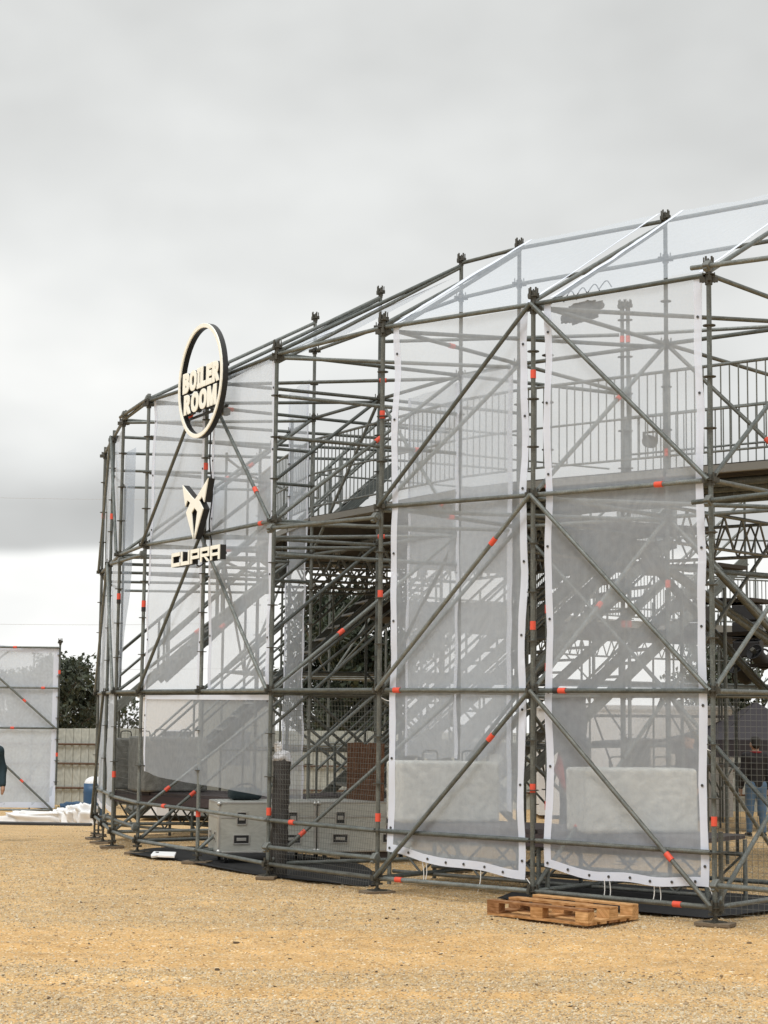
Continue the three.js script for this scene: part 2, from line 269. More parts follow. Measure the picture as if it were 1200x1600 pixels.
{ // radial bays: two-way ledgers, rising braces, rafters
  for (const k of ids) {
    for (const y of [lev(0), lev(1), lev(2), lev(3)]) { const t = ledger(O(k, y), N(k, y), M.galv); if ('DG'.includes(k) && y > lev(1)) band(t, 1.2); }
    if ('DF'.includes(k)) { ledger(O(k, lev(3) - 0.5), N(k, lev(3) - 0.5), M.galv); const t = ledger(O(k, lev(3) - 1), N(k, lev(3) - 1), M.galv); band(t, 1.9); ledger(O(k, lev(2) - 0.4), N(k, lev(2) - 0.4), M.galv); }
    for (let l = 0; l < 3; l++) { if ('AB'.includes(k)) continue; const t = braceOf(O(k, lev(l)), N(k, lev(l + 1)), l === 0 ? M.galv : M.galv); if ('FDCH'.includes(k)) band(t, k === 'F' ? 0.55 + l * 0.6 : 1.0 + 0.5 * l); }
    if (!'ABC'.includes(k)) { const t = tube('rafter', O(k, lev(3) + 0.03), N(k, lev(3) + 1.42), R, M.galv, frame); }
  }
}
// braces in the facade
const fb = (a, la, b, lb, m, bands) => { const o = outw(a).add(outw(b)).normalize().multiplyScalar(0.055); return braceOf(O(a, lev(la)), O(b, lev(lb)), m, o, bands); };
fb('G', 0, 'H', 1, M.galv, [[0.76]]); fb('G', 1, 'H', 2, M.galv, [[0.77]]); fb('G', 2, 'H', 3, M.galv, []);
fb('H', 1, 'I', 0, M.galv, [[0.78]]); fb('H', 2, 'I', 1, M.galv, []); fb('H', 3, 'I', 2, M.galv, []);
fb('D', 1, 'E', 2, M.galv, []); fb('D', 2, 'E', 3, M.galv, [[0.80]]); fb('E', 2, 'F', 1, M.galv, []); fb('E', 3, 'F', 2, M.galv, [[0.80]]);
fb('A', 2, 'B', 3, M.galv, []); fb('A', 1, 'B', 2, M.galv, []); fb('B', 3, 'C', 2, M.galv, []); fb('B', 2, 'C', 1, M.galv, []); fb('A', 0, 'B', 1, M.galv, []);
// braces of the inner ring, and plan braces
const nb = (a, la, b, lb, bands = []) => braceOf(N(a, lev(la)), N(b, lev(lb)), M.galv, null, bands);
nb('H', 2, 'I', 1, []); nb('H', 3, 'I', 2, [[0.62]]); nb('H', 1, 'I', 0, []); nb('G', 2, 'H', 1, []); nb('E', 3, 'F', 2, [[0.8]]); nb('E', 1, 'F', 2, []); nb('D', 2, 'E', 3, []);
for (const [a, b] of [['F', 'G'], ['G', 'H'], ['D', 'E'], ['C', 'D'], ['E', 'F'], ['H', 'I']]) for (const y of [lev(2) - 0.04, lev(3) - 0.04]) braceOf(O(a, y), N(b, y), M.galv, null, a === 'E' ? [[0.7]] : []);
for (const k of 'EFGH') braceOf(N(k, lev(3) + 1.4), O(k, lev(3) - 0.1), M.galv);
// poles clamped on in front
function pole(a, b, clampAt) {
  const t = tube('guard_pole', a, b, R, M.galv, frame), L = a.distanceTo(b);
  for (const f of clampAt) part('clamp', mergeGeometries([rbox(0.085, 0.07, 0.085, 0.012), box(0.03, 0.04, 0.13)]), M.galv, t, V(0, f * L, 0));
}
pole(at(419, 826, 20.5), at(592, 808, 18.98), [0.03, 0.97]);
pole(at(411, 1323, 20.5), at(590, 1341, 18.95), [0.04, 0.98]);
pole(at(174, 881, 25.9), at(224, 866, 23.8), [0.3, 0.97]);
pole(at(162, 1275, 26.6), at(212, 1293, 23.85), [0.1, 0.98]);
pole(at(150, 1232, 29), at(176, 1243, 25.5), [0.1, 0.95]);
pole(at(1082, 785, 16.55), at(1330, 758, 15.3), [0.11]);
pole(at(1080, 419, 16.5), at(1330, 386, 15.3), [0.11]);
pole(at(1110, 1383, 16.45), at(1330, 1402, 15.3), [0.04]);
pole(at(188, 652, 25.4), at(234, 621, 23.9), [0.15, 0.95]);

// ---------------------------------------------------------------- inner scaffold below and behind the deck
const inner = thing('deck_scaffold', 'darker inner scaffold of posts and lattice girders under the raised walkway', 'scaffold');
for (const k of 'YZ') { standard(frame, OUT[k][0], -OUT[k][1], lev(3), { top: false, ros: false }); standard(frame, INN[k][0], -INN[k][1], lev(3), { top: false, ros: false, mat: M.galv }); ledger(O(k, lev(1)), N(k, lev(1))); ledger(O(k, lev(2)), N(k, lev(2))); ledger(O(k, lev(3)), N(k, lev(3))); }
for (const [a, b] of [['Y', 'Z'], ['Z', 'A']]) for (const y of [lev(1), lev(2), lev(3)]) { ledger(O(a, y), O(b, y)); ledger(N(a, y), N(b, y)); }
for (const k of 'YZABCDEFGHI') standard(inner, TR[k][0], -TR[k][1], 'FG'.includes(k) ? lev(3) + 1.2 : lev(2) + 0.4, { mat: M.galv, joints: [lev(1), lev(2)], bands: 'FG'.includes(k) ? [[3.1], [6.9]] : [] });
function lattice(a, b, h, n, parent, mat = M.galv, mat2 = mat) {
  const g = tube('lattice_girder', a, b, 0.022, mat, parent), inv = g.quaternion.clone().invert();
  const loc = (p) => p.clone().sub(a).applyQuaternion(inv), lo = V(0, -h, 0);
  const sub = (p, q, r) => { const m = part('girder_bar', cyl(r, p.distanceTo(q), 6), mat2, g); aim(m, loc(p), loc(q)); };
  sub(a.clone().add(lo), b.clone().add(lo), 0.022);
  for (let i = 0; i < n; i++) { const p = lerp(a, b, i / n), q = lerp(a, b, (i + 0.5) / n).add(lo), s = lerp(a, b, (i + 1) / n); sub(p, q, 0.014); sub(q, s, 0.014); }
  return g;
}
for (const [a, b] of [['D', 'E'], ['E', 'F'], ['F', 'G'], ['G', 'H'], ['H', 'I']]) {
  lattice(T3(a, 4.30), T3(b, 4.30), 0.4, a === 'F' ? 1 : 6, inner); ledger(T3(a, lev(1)), T3(b, lev(1)), M.galv, 'ledger', inner);
}
for (const k of 'ABCDEFGHI') { lattice(N(k, 4.28), T3(k, 4.28), 0.4, 6, inner); ledger(N(k, lev(1)), T3(k, lev(1)), M.galv, 'ledger', inner); ledger(N(k, lev(3)), T3(k, lev(3)), M.galv, 'ledger', inner); tube('brace', N(k, lev(1)), T3(k, lev(0)), 0.0235, M.galv, inner); tube('brace', N(k, lev(1)), T3(k, lev(2)), 0.0235, M.galv, inner); }
ledger(T3('G', lev(3) + 0.8), V(9.5, lev(3) + 0.8, -20.9), M.galv, 'ledger', inner); ledger(T3('F', lev(3) + 0.8), N('E', lev(3) + 0.8), M.galv, 'ledger', inner);

// ---------------------------------------------------------------- raised walkway with guard rail
const DY = 4.72;
const deck = thing('raised_walkway', 'raised walkway of dark deck panels with a barred steel guard rail', 'walkway');
const quadSlab = (p, t) => { // p: four corners, anticlockwise from above
  const v = []; for (const q of p) v.push(q.x, q.y, q.z); for (const q of p) v.push(q.x, q.y - t, q.z);
  const f = [0, 1, 2, 0, 2, 3, 6, 5, 4, 7, 6, 4]; for (let i = 0; i < 4; i++) { const j = (i + 1) % 4; f.push(i, i + 4, j, j, i + 4, j + 4); }
  const g = new THREE.BufferGeometry(); g.setAttribute('position', new THREE.Float32BufferAttribute(v, 3)); g.setIndex(f); const h = g.toNonIndexed(); h.computeVertexNormals(); h.setAttribute('uv', new THREE.Float32BufferAttribute(new Float32Array(h.attributes.position.count * 2).map((_, i) => i % 2 ? h.attributes.position.getZ(i >> 1) : h.attributes.position.getX(i >> 1)), 2)); return h;
};
M.fascia = S({ color: rgb(0.21, 0.205, 0.185), roughness: 0.7 }); M.ply = S({ color: rgb(0.045, 0.038, 0.032), roughness: 0.9 }); M.railS = steel(0.30, 0.32, 0.32, 0.3);
for (const [a, b] of [['Y', 'Z'], ['Z', 'A'], ['A', 'B'], ['B', 'C'], ['C', 'D'], ['D', 'E'], ['E', 'F'], ['F', 'G'], ['G', 'H'], ['H', 'I']]) {
  const deep = 'YZABC'.includes(a) ? 2.7 : 'D'.includes(a) ? 2.2 : 1, A = N(a, DY), B = N(b, DY), C = lerp(B, T3(b, DY), deep), D = lerp(A, T3(a, DY), deep);
  const n = a === 'F' ? 2 : 3;
  for (let i = 0; i < n; i++) { const f = i / n + 0.002, g = (i + 1) / n - 0.002; part('deck_panel', quadSlab([lerp(A, B, f), lerp(A, B, g), lerp(D, C, g), lerp(D, C, f)], 0.06), M.ply, deck); }
  const dn = V(0, -0.063, 0); tube('edge_beam', A.clone().add(dn), B.clone().add(dn), 0.02, M.fascia, deck);
  part('fascia_beam', quadSlab([lerp(A, B, 0.01).add(V(0, -0.02, 0)), lerp(A, B, 0.99).add(V(0, -0.02, 0)), lerp(lerp(A, B, 0.99), C, 0.03).add(V(0, -0.02, 0)), lerp(lerp(A, B, 0.01), D, 0.03).add(V(0, -0.02, 0))].map((p) => p.addScaledVector(outw(a), 0.05)), 0.085), M.fascia, deck);
  for (let i = 1; i < 5; i++) { const f = i / 5; tube('joist', lerp(A, D, f).add(V(0, -0.14, 0)), lerp(B, C, f).add(V(0, -0.14, 0)), 0.05, M.galv, deck, 6); }
  if (!'DE'.includes(a)) { for (const h of [0.14, 0.62, 1.12]) tube('rail_bar', lerp(D, C, 0.015).add(V(0, h, 0)), lerp(D, C, 0.985).add(V(0, h, 0)), 0.015, M.railS, deck, 8); const q = []; for (let i = 0; i <= 18; i++) { const p = lerp(D, C, 0.015 + 0.97 * i / 18); q.push(barGeo(p.clone().add(V(0, 0.1, 0)), p.clone().add(V(0, 1.12, 0)), 0.009, 6)); } const m = part('rear_balusters', mergeGeometries(q), M.railS, deck); m.userData.kind = 'stuff'; }
  else { for (const h of [0.62, 1.12]) tube('rail_bar', lerp(A, D, 0.02).add(V(0, h, 0)), lerp(A, D, 0.98).add(V(0, h, 0)), 0.015, M.railS, deck, 8); }
  const rl = tube('handrail', lerp(A, B, 0.015).add(V(0, 1.12, 0)), lerp(A, B, 0.985).add(V(0, 1.12, 0)), 0.019, M.railS, deck);
  for (const h of [0.14, 0.62]) tube('rail_bar', lerp(A, B, 0.015).add(V(0, h, 0)), lerp(A, B, 0.985).add(V(0, h, 0)), 0.014, M.railS, deck, 8);
  const nb2 = Math.round(A.distanceTo(B) / 0.113);
  for (let i = 0; i <= nb2; i++) { const p = lerp(A, B, 0.015 + 0.97 * i / nb2), e = i === 0 || i === nb2; tube('baluster', p.clone().add(V(0, e ? 0.0 : 0.14, 0)), p.clone().add(V(0, 1.12, 0)), e ? 0.019 : 0.0085, M.railS, deck, 6); }
}

// ---------------------------------------------------------------- tiers of seating decks going down to the arena floor
{
  const t = thing('tiered_stand', 'dark stepped seating stand descending behind the raised walkway', 'stand');
  for (const [a, b] of [['F', 'G'], ['G', 'H'], ['H', 'I']]) {
    const A = T3(a, 0), B = T3(b, 0), da = T3(a, 0).sub(N(a, 0)).normalize(), db = T3(b, 0).sub(N(b, 0)).normalize();
    if (a === 'H') continue; if (a === 'G') B.lerp(A, 0.6);
    for (let i = 0; i < 7; i++) {
      const y = 4.35 - i * 0.42, f = i * 0.82, P = (p, d, s) => p.clone().addScaledVector(d, s).setY(y);
      part('tread_board', quadSlab([P(A, da, f), P(B, db, f), P(B, db, f + 0.74), P(A, da, f + 0.74)], 0.05), M.ply, t);
    }
    for (const [p, d] of [[A, da], [B, db]]) for (const s of [0, 0.06]) { tube('stringer', p.clone().setY(4.2 + s), p.clone().addScaledVector(d, 5.8).setY(1.2 + s), 0.04, M.galv, t, 8); }
    for (const [p, d] of [[A, da], [B, db]]) for (let i = 1; i < 6; i += 2) { const q = p.clone().addScaledVector(d, i * 0.95); tube('support', q.clone().setY(groundY(q.x, q.z)), q.clone().setY(4.1 - i * 0.5), 0.024, M.galv, t, 8); }
  }
}
// ---------------------------------------------------------------- stair flights
function stairs(label, a, b, width, n, mat = M.galv) {
  const t = thing('stair_flight', label, 'stairs', 'steel stair flights inside the scaffold'), d = b.clone().sub(a), side = V(d.z, 0, -d.x).normalize().multiplyScalar(width / 2), hor = V(d.x, 0, d.z).normalize();
  for (const s of [-1, 1]) {
    const o = side.clone().multiplyScalar(s);
    const q = new THREE.Quaternion().setFromUnitVectors(YUP, d.clone().normalize());
    const sg = part('stringer', rbox(0.17, d.length(), 0.05, 0.006, 0, d.length() / 2, 0), vary(mat), t); sg.position.copy(a.clone().add(o)); sg.setRotationFromMatrix(new THREE.Matrix4().makeBasis(V().crossVectors(d.clone().normalize(), side.clone().normalize()), d.clone().normalize(), side.clone().normalize()));
    for (const h of [0.55, 1.0]) tube('handrail', a.clone().add(o).add(V(0, h, 0)), b.clone().add(o).add(V(0, h, 0)), 0.021, M.galv, t, 8);
    for (let i = 0; i <= 4; i++) { const p = lerp(a, b, i / 4).add(o); tube('rail_post', p, p.clone().add(V(0, 1.0, 0)), 0.02, M.galv, t, 8); }
  }
  for (let i = 0; i < n; i++) { const p = lerp(a, b, (i + 0.5) / n); const g = box(0.25, 0.035, width - 0.06); const m = part('tread', g, mat, t, p); m.rotation.y = Math.atan2(-hor.z, hor.x); }
}
stairs('steel stair flight rising to the right just behind the open bay with the flight cases', V(-0.2, 0.5, -25.8), V(4.1, 4.5, -27.2), 1.2, 18);
stairs('steel stair flight seen through the sheet left of the tall open bay', V(-4.3, 0.1, -30.5), V(0.1, 4.2, -31.5), 1.2, 18, M.galv);
stairs('steel stair flight deeper in the arena behind the brown boards', V(0.4, 0.2, -31), V(5.0, 4.4, -33), 1.2, 18);
stairs('steel stair flight behind the middle scrim, nearer of two', V(-0.9, 0.4, -28.6), V(3.3, 4.4, -29.8), 1.2, 18);
stairs('steel stair flight behind the middle scrim, rising furthest right', V(1.5, 0.4, -27.8), V(5.7, 4.4, -28.8), 1.2, 18);
stairs('steel stair flight high behind the left end of the scaffold', V(-5.0, 1.9, -33.0), V(-1.2, 5.3, -33.6), 1.1, 16);
stairs('upper steel stair flight behind the signs on the sheet', V(-3.6, 2.4, -28.6), V(0.1, 6.0, -29.4), 1.0, 16, M.galv);

// ---------------------------------------------------------------- far side of the arena
{
  const far = thing('far_stand', 'far scaffold stand with a railed deck on the other side of the arena', 'scaffold');
  const cx = 11.9, cz = 31.6, P = (deg, r, y) => V(cx + r * Math.sin(deg * Math.PI / 180), y, -(cz + r * Math.cos(deg * Math.PI / 180)));
  const ds = []; for (let a = -89; a <= 20; a += 9) ds.push(a);
  ds.forEach((a, i) => {
    for (const r of [9.6, 12.2, 14.8]) { const p = P(a, r, 0); standard(far, p.x, p.z, r > 14 ? 6.6 : r > 12 ? 4.6 : 4.2, { ros: false, top: false, foot: false, mat: M.galv, y0: groundY(p.x, p.z) }); }
    for (const y of [1.2, 2.6]) for (const [r0, r1] of [[9.6, 12.2], [12.2, 14.8]]) ledger(P(a, r0, y), P(a, r1, y), M.galv, 'ledger', far);
    tube('brace', P(a, 9.6, 0), P(a, 12.2, 2.6), 0.024, M.galv, far, 6); tube('brace', P(a, 14.8, 2.6), P(a, 12.2, 5.2), 0.024, M.galv, far, 6);
    if (!i) return; const b = ds[i - 1];
    for (const [r, y] of [[9.6, 1.2], [9.6, 2.6], [12.2, 2.6], [14.8, 2.6], [14.8, 4.6], [14.8, 6.5], [12.2, 5.3]]) ledger(P(a, r, y), P(b, r, y), M.galv, 'ledger', far);
    tube('brace', P(a, 14.8, i % 2 ? 2.6 : 4.6), P(b, 14.8, i % 2 ? 4.6 : 2.6), 0.024, M.galv, far, 6); tube('brace', P(a, 9.6, i % 2 ? 0.2 : 2.6), P(b, 9.6, i % 2 ? 2.6 : 0.2), 0.024, M.galv, far, 6);
    part('deck_panel', quadSlab([P(b, 9.5, 3.9), P(a, 9.5, 3.9), P(a, 12.2, 3.9), P(b, 12.2, 3.9)].reverse(), 0.28), M.ply, far);
    part('fascia_beam', quadSlab([P(b, 9.4, 3.94), P(a, 9.4, 3.94), P(a, 9.49, 3.94), P(b, 9.49, 3.94)].reverse(), 0.16), M.fascia, far);
    for (const h of [0.12, 1.1]) tube('handrail', P(a, 9.6, 3.92 + h), P(b, 9.6, 3.92 + h), 0.02, M.railS, far, 6);
    const g = []; for (let k = 0; k < 14; k++) { const p = lerp(P(b, 9.6, 4.04), P(a, 9.6, 4.04), k / 14); g.push(barGeo(p, p.clone().add(V(0, 1, 0)), 0.012, 5)); }
    const m = part('balusters', mergeGeometries(g), M.railS, far); m.userData.kind = 'stuff';
    lattice(P(b, 9.6, 3.5), P(a, 9.6, 3.5), 0.36, 4, far);
    for (let k = 0; k < 4; k++) part('seat_row', quadSlab([P(b, 9.2 - k * 0.8, 2.4 - k * 0.5), P(a, 9.2 - k * 0.8, 2.4 - k * 0.5), P(a, 9.7 - k * 0.8, 2.4 - k * 0.5), P(b, 9.7 - k * 0.8, 2.4 - k * 0.5)].reverse(), 0.06), M.ply, far);
  });
}

// ---------------------------------------------------------------- scrims
// f(u,v) gives a point, u left to right, v top to bottom; nrm is the way it bellies
function sheet(f, nu, nv, nrm, amp, ph, u0 = 0, u1 = 1, v0 = 0, v1 = 1, lift = 0) {
  const pos = [], uv = [], idx = [], W = f(0, 0.5).distanceTo(f(1, 0.5)), H = f(0.5, 0).distanceTo(f(0.5, 1));
  for (let j = 0; j <= nv; j++) for (let i = 0; i <= nu; i++) {
    const u = u0 + (u1 - u0) * i / nu, v = v0 + (v1 - v0) * j / nv, p = f(u, v);
    const e = Math.sin(Math.PI * u) ** 0.6;
    const w = amp * (0.9 * n3(u * W * 1.1 + ph, v * H * 0.35, ph) + 0.30 * n3((u * W + v * H) * 2.6, (u * W - v * H) * 0.5, ph + 3) + 0.30 * n3((u * W - v * H) * 2.4, (u * W + v * H) * 0.45, ph + 9) + 0.5 * n3(u * W * 3.2, v * H * 0.8 + ph, 2) * e + 0.22 * n3(u * W * 8 + v * H * 1.5, v * H * 1.1, ph + 5));
    p.addScaledVector(nrm, w + lift); pos.push(p.x, p.y, p.z); uv.push(u * W / 1.2, v * H / 1.2);
  }
  for (let j = 0; j < nv; j++) for (let i = 0; i < nu; i++) { const a = j * (nu + 1) + i, b = a + 1, c = a + nu + 1, d = c + 1; idx.push(a, c, b, b, c, d); }
  const g = new THREE.BufferGeometry(); g.setAttribute('position', new THREE.Float32BufferAttribute(pos, 3)); g.setAttribute('uv', new THREE.Float32BufferAttribute(uv, 2)); g.setIndex(idx); g.computeVertexNormals(); return g;
}
function scrim(label, f, nrm, { mat = SC.front, amp = 0.05, hems = 'lrb', hem = 0.085, ties = [], eyes = true, group = 'white mesh scrims tied to the scaffold', res = 12 } = {}) {
  const ph = label.length * 1.37, t = thing('mesh_scrim', label, 'scrim', group), W = f(0, 0.5).distanceTo(f(1, 0.5)), H = f(0.5, 0).distanceTo(f(0.5, 1));
  const nu = Math.max(6, Math.round(W * res)), nv = Math.max(6, Math.round(H * res * 0.7)), hu = hem / W, hv = hem / H;
  part('mesh_cloth', sheet(f, nu, nv, nrm, amp, ph), mat, t);
  const L = 0.006, eg = [], eyeAt = (u, v) => { const p = f(u, v); const s = sheet(f, 1, 1, nrm, amp, ph, u, u + 1e-4, v, v + 1e-4, L + 0.006).attributes.position; const c = new THREE.CylinderGeometry(0.014, 0.014, 0.006, 8); c.applyQuaternion(new THREE.Quaternion().setFromUnitVectors(YUP, nrm)); c.translate(s.getX(0), s.getY(0), s.getZ(0)); eg.push(c); };
  if (hems.includes('l')) { part('hem', sheet(f, 2, nv, nrm, amp, ph, 0, hu, 0, 1, L), M.hem, t); if (eyes) for (let k = 0; k < H / 0.75; k++) eyeAt(hu * 0.5, (k + 0.4) * 0.75 / H); }
  if (hems.includes('r')) { part('hem', sheet(f, 2, nv, nrm, amp, ph, 1 - hu, 1, 0, 1, L), M.hem, t); if (eyes) for (let k = 0; k < H / 0.75; k++) eyeAt(1 - hu * 0.5, (k + 0.5) * 0.75 / H); }
  if (hems.includes('b')) { part('hem', sheet(f, nu, 2, nrm, amp, ph, hems.includes('l') ? hu : 0, hems.includes('r') ? 1 - hu : 1, 1 - hv, 1, L), M.hem, t); if (eyes) for (let k = 0; k * 0.24 < W - 0.1; k++) eyeAt(hu * 0.5 + k * 0.24 / W, 1 - hv * 0.5); }
  if (hems.includes('t')) part('hem', sheet(f, nu, 2, nrm, amp, ph, hems.includes('l') ? hu : 0, hems.includes('r') ? 1 - hu : 1, 0, hv, L), M.hem, t);
  if (eg.length) { const m = part('eyelets', mergeGeometries(eg), M.eyelet, t); m.userData.kind = 'stuff'; }
  for (const [p, q] of ties) part('tie_cord', curveTube([p, lerp(p, q, 0.5).add(V(0.012, -0.015, 0)), q], 0.005, 8, 5), M.cord, t);
  return t;
}
// an upright sheet between two posts: shares along the bay, y top and bottom, and how its hem sags
function bay(a, b, s0, s1, yt, yb, inset, sag = () => 0, edge = () => 0) {
  const n = outw(a).add(outw(b)).normalize(); const base = (s, y) => lerp(O(a, y), O(b, y), s).addScaledVector(n, -inset);
  return [(u, v) => { const top = typeof yt === 'function' ? yt(u) : yt, bot = (typeof yb === 'function' ? yb(u) : yb) + sag(u); return base(s0 + (s1 - s0) * u + edge(u, v), top + (bot - top) * v); }, n];
}
const dn = (p, x, y) => p.clone().add(V(x, y, 0));
const pinch = (W) => (u, v) => { const k = (y) => Math.abs(((v * 4.05 + 0.1) % 1) - 0.5) * 2; return (u < 0.5 ? 1 : -1) * 0.027 * (1 - k(v)) / W * (Math.abs(u - 0.5) * 2); };
{ const sagG = (u) => 0.02 - 0.09 * Math.min(1, u * 4) + 0.02 * Math.sin(u * 11);
  const [f, n] = bay('G', 'H', 0.06, 0.955, lev(3) - 0.02, 0.43, 0.035, (u) => -0.13 * u + 0.02 - 0.05 * Math.min(1, u * 4) + 0.012 * Math.sin(u * 12), pinch(2));
  scrim('tall white mesh scrim closing the bay left of the wooden pallet', f, n, { ties: [[f(0.25, 0.995), dn(f(0.25, 0.995), 0.02, -0.25)], [f(0.28, 0.995), dn(f(0.28, 0.995), 0.0, -0.22)], [f(0.68, 0.995), dn(f(0.68, 0.995), -0.03, -0.25)], [f(0.0, 0.72), O('G', f(0, 0.72).y + 0.05)], [f(1, 0.71), O('H', f(1, 0.71).y + 0.06)], [f(1, 0.998), O('H', 0.2)]] }); }
{ const [f, n] = bay('H', 'I', 0.055, 0.965, lev(3) - 0.02, 0.40, 0.035, (u) => -0.10 * Math.sin(Math.min(1, u * 2.2) * 1.57) + 0.03 * u + 0.012 * Math.sin(u * 14 + 1), pinch(2));
  scrim('tall white mesh scrim behind the wooden pallet, right of the double post', f, n, { ties: [[f(0.38, 0.995), dn(f(0.38, 0.995), -0.02, -0.24)], [f(0.41, 0.995), dn(f(0.41, 0.995), 0.0, -0.22)], [f(0.68, 0.995), dn(f(0.68, 0.995), -0.02, -0.2)], [f(0.71, 0.995), dn(f(0.71, 0.995), 0.01, -0.2)], [f(0, 0.71), O('H', f(0, 0.71).y + 0.04)], [f(1, 0.78), O('I', f(1, 0.78).y)], [f(1, 0.998), O('I', 0.18)]] }); }
{ const [f, n] = bay('D', 'E', 0.04, 0.97, lev(3), lev(1) - 0.02, 0.03, undefined, pinch(2)); scrim('upper white mesh scrim left of the sign post', f, n, { hems: 'lr', mat: SC.left }); }
{ const [f, n] = bay('E', 'F', 0.05, 0.96, (u) => lev(3), lev(1) - 0.02, 0.03, undefined, pinch(2)); scrim('upper white mesh scrim right of the sign post', f, n, { hems: 'lr', mat: SC.left }); }
{ const a = O('D', 0), b = O('F', 0), n = outw('D').add(outw('F')).normalize(); const f = (u, v) => { const top = lev(1) - 0.05, bot = 1.04 + 0.05 * sstep(0.16, 0, u) - 0.12 * u; return lerp(a, b, 0.02 + 0.96 * u).addScaledVector(n, -0.05).setY(top + (bot - top) * v); };
  scrim('low white mesh scrim hung above the silver flight cases', f, n, { hems: 'lrt', hem: 0.06, amp: 0.04, mat: SC.low }); }
for (const [a, b, lab] of [['A', 'B', 'narrow white mesh scrim at the far left end of the scaffold'], ['B', 'C', 'second white mesh scrim from the left end of the scaffold']]) { const [f, n] = bay(a, b, 0.06, 0.94, lev(3) - 0.05, 0.42, 0.03, (u) => -0.1 * u); scrim(lab, f, n, { hems: 'b', amp: 0.05, eyes: false, mat: SC.dbl }); }
{ const n = V(-0.3, 0, 1).normalize(); const f = (u, v) => { const p = at(196 + 18 * u - 6 * v * u + (v > 0.55 ? -28 * (v - 0.55) * u : 0), 700, 27.2 - 0.6 * u); p.y = 5.9 + (2.1 - 5.9) * v; return p; }; scrim('loose hanging white mesh scrim in the narrow open bay at left', f, n, { hems: '', mat: SC.far, eyes: false }); }
// curtains on the inner posts
const curtain = (lab, pl, pr, zl, zr, yt, yb, hems) => { const L = at(pl, 900, zl), Rr = at(pr, 900, zr), n = V(-(Rr.z - L.z), 0, Rr.x - L.x).normalize().multiplyScalar(1); const f = (u, v) => lerp(L, Rr, u).setY(yt + (yb - yt) * v + 0.02 * Math.sin(u * 9) * v); scrim(lab, f, n, { mat: SC.inner, hems, eyes: false, hem: 0.085, group: 'white mesh curtains on the inner posts' }); };
curtain('white mesh curtain on the inner posts, just right of the tall open bay', 636, 719, 23.0, 21.75, lev(3) - 0.1, 1.35, 'lr');
curtain('white mesh curtain on the inner posts, behind the middle of the front scrim', 721, 800, 21.7, 21.0, lev(3) - 0.02, 0.75, 'r');
curtain('narrow white mesh curtain inside the open bay behind the black roll', 446, 479, 26.6, 25.4, lev(3) + 0.6, 0.6, 'lr');
// roof sheets between rafters
function roof(lab, a, b, s0, s1, top = 1.53) {
  const A = (k, t) => lerp(O(k, lev(3) - (top < 1.5 ? 0.03 : -0.03)), N(k, lev(3) + top), t); const f = (u, v) => lerp(A(a, 1 - v), A(b, 1 - v), s0 + (s1 - s0) * u).add(V(0, -0.13 * Math.sin(Math.PI * v) * Math.sin(Math.PI * u), 0));
  scrim(lab, f, V(0, 1, 0), { mat: SC.roof, amp: 0.03, hems: 'lr', hem: 0.05, eyes: false, group: 'sloping white mesh roof sheets' });
}
roof('sloping white mesh roof sheet left of the sign post, above the signs', 'D', 'E', 0.05, 0.95, 1.30);
roof('sloping white mesh roof sheet right of the round sign', 'E', 'F', 0.05, 0.95, 1.30);
roof('sloping white mesh roof sheet above the scrim left of the double post', 'G', 'H', 0.07, 0.97);
roof('sloping white mesh roof sheet above the scrim right of the double post', 'H', 'I', 0.10, 0.97);

